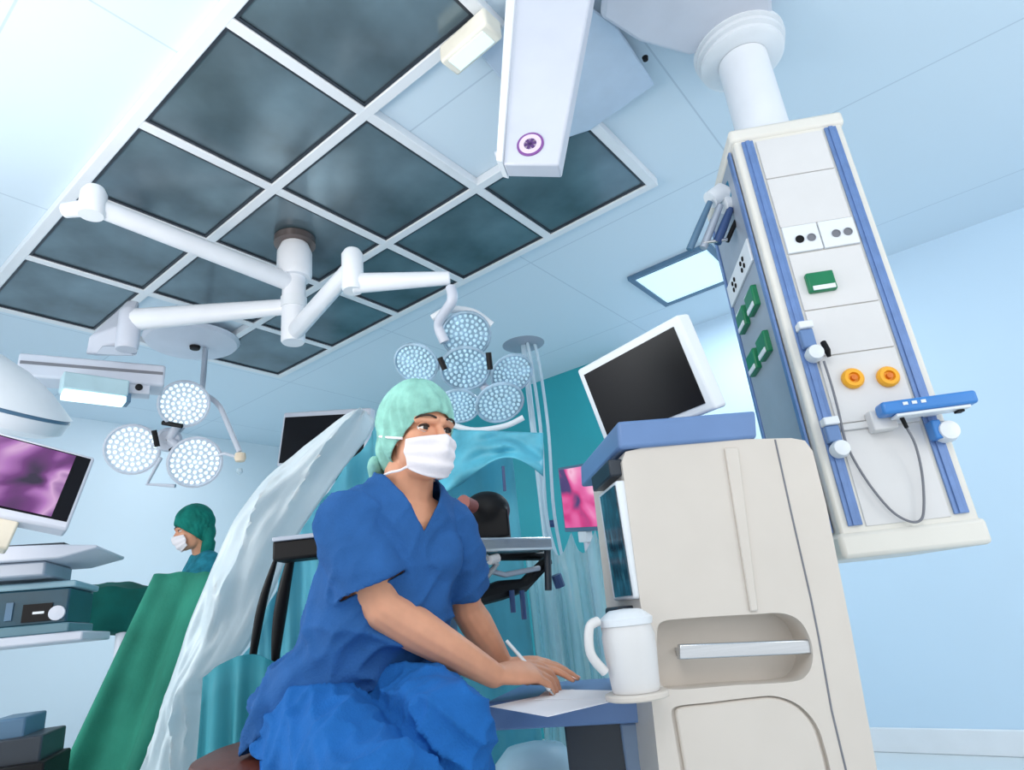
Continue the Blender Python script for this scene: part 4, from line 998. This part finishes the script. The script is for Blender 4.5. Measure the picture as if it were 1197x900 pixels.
for kk_ in range(1, 17):
    f_ = kk_ / 16; row = []
    for i in range(nw):
        p = G[59][i]; dd = Vector((d0[i].x, d0[i].y, 0)); dd = dd * 1.2
        q = p + dd * f_ * 2 ; q.z = p.z * (1 - f_) + .02 * f_
        row.append(q - FW * .01 * noise.noise(Vector((i * .3, f_ * 4, 1))))
    G.append(row)
tag(MB().sheet(G).build('plastic_drape', M['drape'], None, sharp=80, solid=.002, recalc=True), 'long pale translucent plastic drape sweeping down to the left behind the seated woman', 'drape')
# teal cloth curtain hanging behind
cols = []
NC = 90
tops = [(p.x, p.y, p.z + .10) for p in innc[::-1] if p.x < 436] + [(450, 497, 2.16), (480, 498, 2.24), (520, 500, 2.30), (560, 503, 2.34), (596, 504, 2.35)]
tc_ = res(tops, NC)
for i, q in enumerate(tc_):
    t0_ = P(*q); col_ = []
    for k in range(24):
        f_ = k / 23; z = t0_.z * (1 - f_) + .03 * f_
        amp = .010 + .030 * f_
        w_ = math.sin(i * .62 + 2.5 * noise.noise(Vector((i * .09, f_ * 1.5, 0)))) + .5 * math.sin(i * 1.37 + f_ * 2)
        sag = .035 * noise.noise(Vector((i * .07, f_ * 5, 4)))
        col_.append(Vector((t0_.x, t0_.y, z)) + FW * (amp * w_ + abs(sag) + .12 * math.sin(f_ * 1.5)))
    cols.append(col_)
tag(MB().sheet(cols).build('curtain', M['curtain'], None, sharp=80, solid=.003), 'teal cloth drape hung as a curtain behind the seated woman', 'curtain')
# crumpled light cyan upper sheet right of the head
cols = []
for i in range(40):
    x = 470 + 165 * i / 39; col_ = []
    for k in range(16):
        f_ = k / 15; y = 500 + 6 * i / 39 + (52 + 22 * math.sin(i * .16)) * f_
        dd = 2.20 - .10 * f_ + .012 * math.sin(i * .5 + f_ * 5) + .05 * noise.noise(Vector((i * .11, f_ * 3.0, 9)))
        col_.append(P(x, y, dd))
    cols.append(col_)
M['cyan'] = mat('light_cyan_sheet', (96, 190, 214), .5, var=.14, scale=9, bump=.3, bscale=18)
tag(MB().sheet(cols).build('cover_sheet', M['cyan'], None, sharp=80, solid=.003), 'crumpled light cyan cover sheet behind the woman\'s mask, below the big lamp', 'drape')
# pale clear film with vertical streaks at the right end
cols = []
for i in range(50):
    x = 612 + 91 * i / 49; col_ = []
    top = P(x, 628 + 26 * abs(math.sin(i * .21)) - .2 * i, 2.30 - .08 * i / 49)
    for k in range(16):
        f_ = k / 15; z = top.z * (1 - f_) + .03 * f_
        col_.append(Vector((top.x, top.y, z)) - FW * ((.008 + .022 * f_) * (math.sin(i * .9 + 2 * noise.noise(Vector((i * .2, f_, 0)))) + .5 * math.sin(i * 2.3))))
    cols.append(col_)
tag(MB().sheet(cols).build('plastic_drape', M['film'], None, sharp=80, solid=.0015), 'clear bluish plastic sheet with vertical creases hanging between the tray table and the beige machine', 'drape')
# infusion stand
iv0 = P(612, 404, 2.95); ivs = thing('infusion_stand', (iv0.x, iv0.y, 0), 'pale infusion stand with hanging clear tubing right of the big lamp', 'infusion stand')
MB().tube([Vector((iv0.x, iv0.y, .04)), iv0], .014, 12).build('pole', M['tubing'], ivs)
MB().lathe(iv0, UP, [(.001, 0), (.05, 0), (.10, .006), (.05, .016), (.001, .02)], 24).build('top_disc', M['grey'], ivs)
for dx, dy, ln_ in ((.055, .0, 1.15), (.02, -.03, 1.0)):
    s0 = iv0 + RT * dx + FW * dy
    MB().tube(sm([iv0 + UP * .004, s0 - UP * .01, s0 - UP * .4 + RT * .012, s0 - UP * .8 - RT * .008, s0 - UP * ln_ + RT * .02], 6), .0075, 8).build('tubing', M['tubing'], ivs)
for k in range(5):
    d_ = RT * math.cos(k * 1.2566) + FW * math.sin(k * 1.2566); MB().tube([Vector((iv0.x, iv0.y, .05)), Vector((iv0.x, iv0.y, .02)) + d_ * .15], [.016, .012], 10).build('foot', M['grey'], ivs)
for (x, y) in ((646, 612), (652, 686)):
    MB().lathe(P(x, y, 2.86), RT, [(.001, -.016), (.016, -.016), (.018, .01), (.001, .016)], 14).build('clamp', M['navy'], ivs)
# tray table with a dark linkage under the top, and the black device on it
tD = 1.78; tz = P(590, 626, tD).z
tt0, tt1 = PZ(528, 628, tz), PZ(646, 627, tz); tu = (tt1 - tt0).normalized(); TF = Fr(tt0, tu); tl = (tt1 - tt0).length
tcx = TF.pt(tl * .16, 0, -.12)
tray = thing('tray_table', (tcx.x, tcx.y, 0), 'steel tray table with black folding arms just behind the woman\'s far arm', 'tray table')
th_ = TF.uv(560, 645)[1]
MB().fbox(TF, 0, tl, th_, 0, -.22, 0).build('tray_top', M['steel'], tray, bevel=.008, seg=3)
def tk(name, pxs, r, m, off=-.06): return MB().tube([TF.px(x, y, off) for x, y in pxs], r, 10).build(name, M[m], tray)
tk('under_plate', [(548, 650), (638, 650)], .014, 'black', -.09)
tk('folding_arm', [(552, 700), (585, 690), (612, 684), (640, 655)], [.024, .028, .020, .018], 'black')
tk('folding_arm', [(556, 690), (580, 660), (566, 650)], .011, 'steel', -.03)
tk('folding_arm', [(560, 664), (590, 672), (630, 664)], .008, 'grey', -.04)
tk('side_bracket', [(640, 640), (641, 690)], .011, 'dark', -.03)
tk('cable_end', [(598, 690), (600, 716)], .008, 'navy', -.03); tk('cable_end', [(610, 690), (613, 724)], .008, 'navy', -.03); tk('cable_end', [(650, 672), (655, 686)], .016, 'navy', -.03)
tk('connector', [(572, 655), (582, 652)], .013, 'warm', -.02)
MB().tube([Vector((tcx.x, tcx.y, .04)), Vector((tcx.x, tcx.y, tz + th_))], .02, 12).build('column', M['lampgrey'], tray)
MB().lathe((tcx.x, tcx.y, 0), UP, [(.001, 0), (.11, 0), (.10, .025), (.03, .045), (.001, .045)], 30).build('base', M['dark'], tray)
bd_c = TF.px(573, 596, -.10); kx = proj(bd_c)[2] / 731
dev = thing('endoscope_unit', Vector((bd_c.x, bd_c.y, tz)), 'rounded black device with a brown end piece lying on the steel tray table', 'medical device')
mb = MB(); rr2 = 25 * kx
mb.ell(bd_c - RT * .012 - UP * .002, RT * rr2 * 1.12, FW * rr2 * .9, UP * rr2 * .92, 24, 14)
mb.obox(Vector((bd_c.x, bd_c.y, (bd_c.z + tz) / 2 + .0)) - RT * .01, RT * rr2 * .98, FW * rr2 * .7, UP * (bd_c.z - tz) * .44)
blob(mb, .006, 5).build('shell', M['black'], dev, sharp=60)
MB().tube([TF.px(553, 592, -.07), TF.px(541, 588, -.05)], [.020, .024], 16).build('end_piece', M['skinrose'], dev)
MB().tube([TF.px(590, 574, -.10), TF.px(588, 545, -.10)], .005, 8).build('antenna', M['navy'], dev)
# black stand behind the woman's back
bk = P(312, 790, 1.77)
bst = thing('equipment_stand', Vector((bk.x, bk.y, 0)), 'black stand of curved bars half hidden between the clear drape and the woman\'s back', 'stand')
def bent(name, pxs, rads):
    pts = sm([P(x, y, d) for x, y, d in pxs], 6); n = len(pts)
    return MB().tube(pts, [rads[0] + (rads[1] - rads[0]) * math.sin(math.pi * i / (n - 1)) for i in range(n)], 12).build(name, M['black'], bst)
MB().obox(P(356, 642, 1.72), RT * .075, FW * .04, UP * .028).build('head_block', M['black'], bst, bevel=.008)
MB().obox(P(356, 629, 1.72), RT * .075, FW * .04, UP * .006).build('head_plate', M['grey'], bst, bevel=.002)
bent('curved_bar', [(343, 640, 1.75), (332, 690, 1.75), (325, 735, 1.75), (321, 780, 1.74)], (.008, .018))
bent('curved_bar', [(322, 655, 1.80), (308, 700, 1.79), (299, 745, 1.78), (291, 800, 1.77)], (.006, .013))
z_ = P(321, 779, 1.74); MB().tube([z_, Vector((z_.x, z_.y, .03))], .008, 10).build('leg', M['black'], bst)
z_ = P(291, 799, 1.77); MB().tube([z_, Vector((z_.x, z_.y, .03))], .008, 10).build('leg', M['black'], bst)
MB().obox(Vector((bk.x, bk.y, .025)), RT * .11, FW * .05, UP * .02).build('foot_plate', M['black'], bst, bevel=.008)
cols = []
for i in range(40):
    t = i / 39; x = 237 + 93 * t; top = P(x, 792 - 34 * math.sin(t * 2.2) + 16 * t * t, 1.70); col_ = []
    for k in range(14):
        f_ = k / 13
        col_.append(Vector((top.x, top.y, top.z * (1 - f_) + .03 * f_)) + FW * ((.006 + .03 * f_) * math.sin(t * 22 + 2 * noise.noise(Vector((t * 3, f_ * 2, 5)))) - .03 * f_))
    cols.append(col_)
tag(MB().sheet(cols).build('curtain', mat('deep_teal_flap_cloth', (40, 142, 158), .7, var=.16, scale=7, bump=.3, bscale=20, stretch=(1, 1, .25)), None, sharp=80, solid=.003), 'low teal cloth flap between the pale plastic drape and the brown stool', 'curtain')
# pale bin under the desk
bn = P(628, 908, 1.75)
bin_ = thing('waste_bin', Vector((bn.x, bn.y, 0)), 'pale blue bin with a domed lid below the writing desk', 'bin')
bm_ = mat('pale_blue_bin', (186, 218, 234), .4)
MB().lathe((bn.x, bn.y, 0), UP, [(.001, 0), (.095, 0), (.11, bn.z - .02), (.001, bn.z - .02)], 32).build('bucket', bm_, bin_)
MB().lathe((bn.x, bn.y, bn.z - .02), UP, [(.001, 0), (.122, 0), (.122, .02), (.115, .06), (.08, .095), (.001, .11)], 32).build('lid', bm_, bin_)

# ============================================================ OPERATING TABLE, GREEN CLOTHS, SECOND PERSON
oD = 3.0
oz = P(150, 684, oD).z
o0, o1 = PZ(52, 690, oz), PZ(262, 680, oz); ou = (o1 - o0).normalized(); OF = Fr(o0, ou); ol = (o1 - o0).length
tbl = thing('operating_table', OF.pt(ol / 2, 0, -.25) - UP * OF.pt(ol / 2, 0, -.25).z, 'operating table under dark green cloth in front of the gowned surgeon', 'operating table')
mb = MB(); thk = OF.uv(150, 738)[1]
mb.hexa([OF.pt(0, thk, 0), OF.pt(ol, thk, 0), OF.pt(ol, thk, -.38), OF.pt(0, thk, -.38), OF.pt(0, 0, 0), OF.pt(ol, 0, 0), OF.pt(ol, 0, -.38), OF.pt(0, 0, -.38)])
mb.ell(OF.pt(ol * .35, -.02, -.19), OF.u * .22, OF.n * .13, UP * .055)
blob(mb, .02, 6, lambda c, n: .016 * noise.noise(c * 7) + .01 * noise.noise(c * 15)).build('cloth_cover', M['gdark'], tbl, sharp=80)
for q in (.44, .80):
    MB().tube([OF.pt(ol * q, thk + .02, -.06), Vector((OF.pt(ol * q, 0, -.06).x, OF.pt(ol * q, 0, -.06).y, .08))], .032, 14).build('column', M['lav'], tbl)
MB().obox(OF.pt(ol * .5, -oz + .05, -.2), OF.u * ol * .42, OF.n * .17, UP * .045).build('foot', M['lav'], tbl, bevel=.02)
# lighter green cloth falling to the floor
cols = []
for i in range(48):
    t = i / 47
    a_ = P(182 + 95 * t, 668 + 5 * noise.noise(Vector((t * 5, 3, 1))) + 6 * abs(t - .55), 2.72 - .06 * t)
    m_ = P(92 + 150 * t, 900, 2.42 - .04 * t); f_tot = (a_.z - .02) / (a_.z - m_.z)
    col_ = []
    for k in range(22):
        f_ = k / 21
        p = a_ + (m_ - a_) * f_ * f_tot
        p -= FW * (.10 * math.sin(f_ * 2.0) * (.5 + .5 * math.sin(t * 3)) + (.015 + .085 * f_) * math.sin(t * 10 + .8 + f_ * 1.4 + noise.noise(Vector((t * 4, f_ * 2, 0)))))
        p.z = max(p.z, .02); col_.append(p)
    cols.append(col_)
tag(MB().sheet(cols).build('surgical_cloth', M['gdrape'], None, sharp=80, solid=.004), 'lighter green cloth falling in wide folds from the operating table to the floor', 'cloth')
# surgeon
SD = 3.9
sf, sl, su_ = head_axes(-RT * .80 - FW * .42 - UP * .22, UP)
SH = P(226, 618, SD)
NB2 = P(238, 654, SD + .04); sb = -RT * .75 - FW * .55; sbl = UP.cross(sb)
sur = thing('person', Vector((NB2.x, NB2.y, 0)), 'surgeon in a teal gown, dark green cap and mask bending over the operating table', 'person')
mb = MB(); L2 = add_head(mb, SH, sf, sl, su_, 1.04)
mb.caps(SH + sf * -.02 - su_ * .05, NB2 + UP * .01, .054, .06)
PC2 = Vector((NB2.x, NB2.y, NB2.z - .58)) - sb * .06
mb.eloft([(PC2 - UP * .12, sbl * .13, sb * .10), (PC2, sbl * .16, sb * .12), (NB2 - UP * .3, sbl * .14, sb * .1), (NB2 - UP * .08, sbl * .17, sb * .09), (NB2 + UP * .01, sbl * .08, sb * .06)])
armpts = []
for q in (-1, 1):
    S_ = NB2 + sbl * .17 * q - UP * .05; E_ = S_ + sb * .16 - UP * .2 + sbl * .04 * q; W_2 = E_ + sb * .15 - UP * .0 - sbl * .08 * q
    mb.chain([NB2, S_, E_, W_2], [.05, .055, .042, .028]); armpts.append((S_, E_, W_2))
    add_hand(mb, W_2, sb - UP * .2, UP + sb * .2, -q, ((20, 45, 60), (22, 48, 65), (26, 52, 70), (30, 58, 75)), 1.04)
    mb.chain([PC2 + sbl * .09 * q - UP * .05, PC2 + sbl * .10 * q - UP * (PC2.z * .5), Vector((PC2.x, PC2.y, .08)) + sbl * .1 * q], [.085, .055, .04])
    mb.caps(Vector((PC2.x, PC2.y, .05)) + sbl * .1 * q - sb * .04, Vector((PC2.x, PC2.y, .045)) + sbl * .1 * q + sb * .16, .042, .038)
b2 = blob(mb, .005, 3).build('body', M['skin'], sur, sharp=80)
face_parts(b2, L2, sf, sl, su_, 1.04)
mb = MB().eloft([(PC2 - UP * .45, sbl * .24, sb * .20), (PC2, sbl * .21, sb * .17), (NB2 - UP * .3, sbl * .19, sb * .14), (NB2 - UP * .08, sbl * .20, sb * .12), (NB2 + UP * .03, sbl * .09, sb * .08)])
for S_, E_, W_2 in armpts: mb.chain([NB2, S_, E_, E_.lerp(W_2, .85)], [.06, .078, .068, .052])
blob(mb, .010, 4, lambda c, n: .012 * noise.noise(c * 9) + .012 * (1 - abs(noise.noise(c * 6 + Vector((3, 1, 0)))) - .7), lambda c, n: c.z < PC2.z - .42 and n.z < -.5).build('gown', M['gown'], sur, sharp=80, solid=.004)
cap_mesh(SH, sf, sl, su_, 1.08).build('surgical_cap', M['cap2'], sur, sharp=80, solid=.002)
MB().tube(sm([SH + su_ * -.03 - sf * .08 + sl * .05, SH - su_ * .10 - sf * .07 + sl * .05, SH - su_ * .16 - sf * .05], 5), [.03] * 6 + [.04] * 5, 12).build('cap_neck', M['cap2'], sur)
mask_mesh(SH, sf, sl, su_, 1.05).build('face_mask', M['mask'], sur, sharp=70, solid=.0015)
# ============================================================ LIGHT, CAMERA
w = bpy.data.worlds.new('World'); SC.world = w; w.use_nodes = True
bg = w.node_tree.nodes['Background']; bg.inputs['Color'].default_value = (.93, .97, 1.0, 1); bg.inputs['Strength'].default_value = 1.12
def area(name, loc, target, sx, sy, power, rgb):
    l = bpy.data.lights.new(name, 'AREA'); l.shape = 'RECTANGLE'; l.size = sx; l.size_y = sy; l.energy = power; l.color = rgb
    o = bpy.data.objects.new(name, l); COL.objects.link(o); o.location = loc
    o.rotation_euler = (Vector(target) - Vector(loc)).to_track_quat('-Z', 'Y').to_euler(); return o
area('room_or_fill_lamp', (-.6, -.4, 2.6), (.9, 1.0, 1.0), 1.2, 1.2, 18, (1, .95, .9))
area('room_or_fill_lamp.002', (-.3, 1.6, 1.6), (.4, 2.0, 3.0), .8, .8, 19, (1, .87, .79))  # added uplight with no fixture, whitens the near left ceiling
area('room_or_fill_lamp.001', (3.76, 1.235, 2.96), (3.76, 1.235, 0), .5, .5, 22, (.85, .95, 1))
area('room_or_fill_lamp.003', (1.6, -2.3, 1.7), (4.6, -.4, 1.6), 1.4, 1.4, 20, (1, .98, .96))  # unseen fill added behind the camera to lift the right wall
area('room_or_fill_lamp.004', (2.6, 5.0, 2.9), (2.4, 5.2, 0), 1.4, 1.4, 13, (.95, .98, 1))  # added overhead fill without a fixture, brightens the back of the room
area('room_or_fill_lamp.005', (2.9, 4.6, .6), (2.2, 5.0, 3.0), 1.2, 1.2, 9, (.86, .95, 1))  # hidden low fill, added to brighten the back ceiling from below
area('room_or_fill_lamp.006', (-.5, 3.1, 1.5), (2.0, 1.6, 1.0), 1.0, 1.0, 26, (.94, .99, 1))  # side light added out of view to brighten the curtain and drape
cam = bpy.data.cameras.new('Camera'); co = bpy.data.objects.new('Camera', cam); COL.objects.link(co)
cam.sensor_fit = 'HORIZONTAL'; cam.sensor_width = 36; cam.lens = FPX / 1197 * 36; cam.clip_start = .02
co.matrix_world = Matrix(((*RM[0], CAM[0]), (*RM[1], CAM[1]), (*RM[2], CAM[2]), (0, 0, 0, 1)))
SC.camera = co
vs_ = SC.view_settings; vs_.view_transform = 'Standard'; vs_.look = 'None'; vs_.gamma = 1; vs_.use_curve_mapping = False; vs_.exposure = 0.0
SC.cycles.max_bounces = 8; SC.cycles.use_denoising = True; SC.cycles.transparent_max_bounces = 16
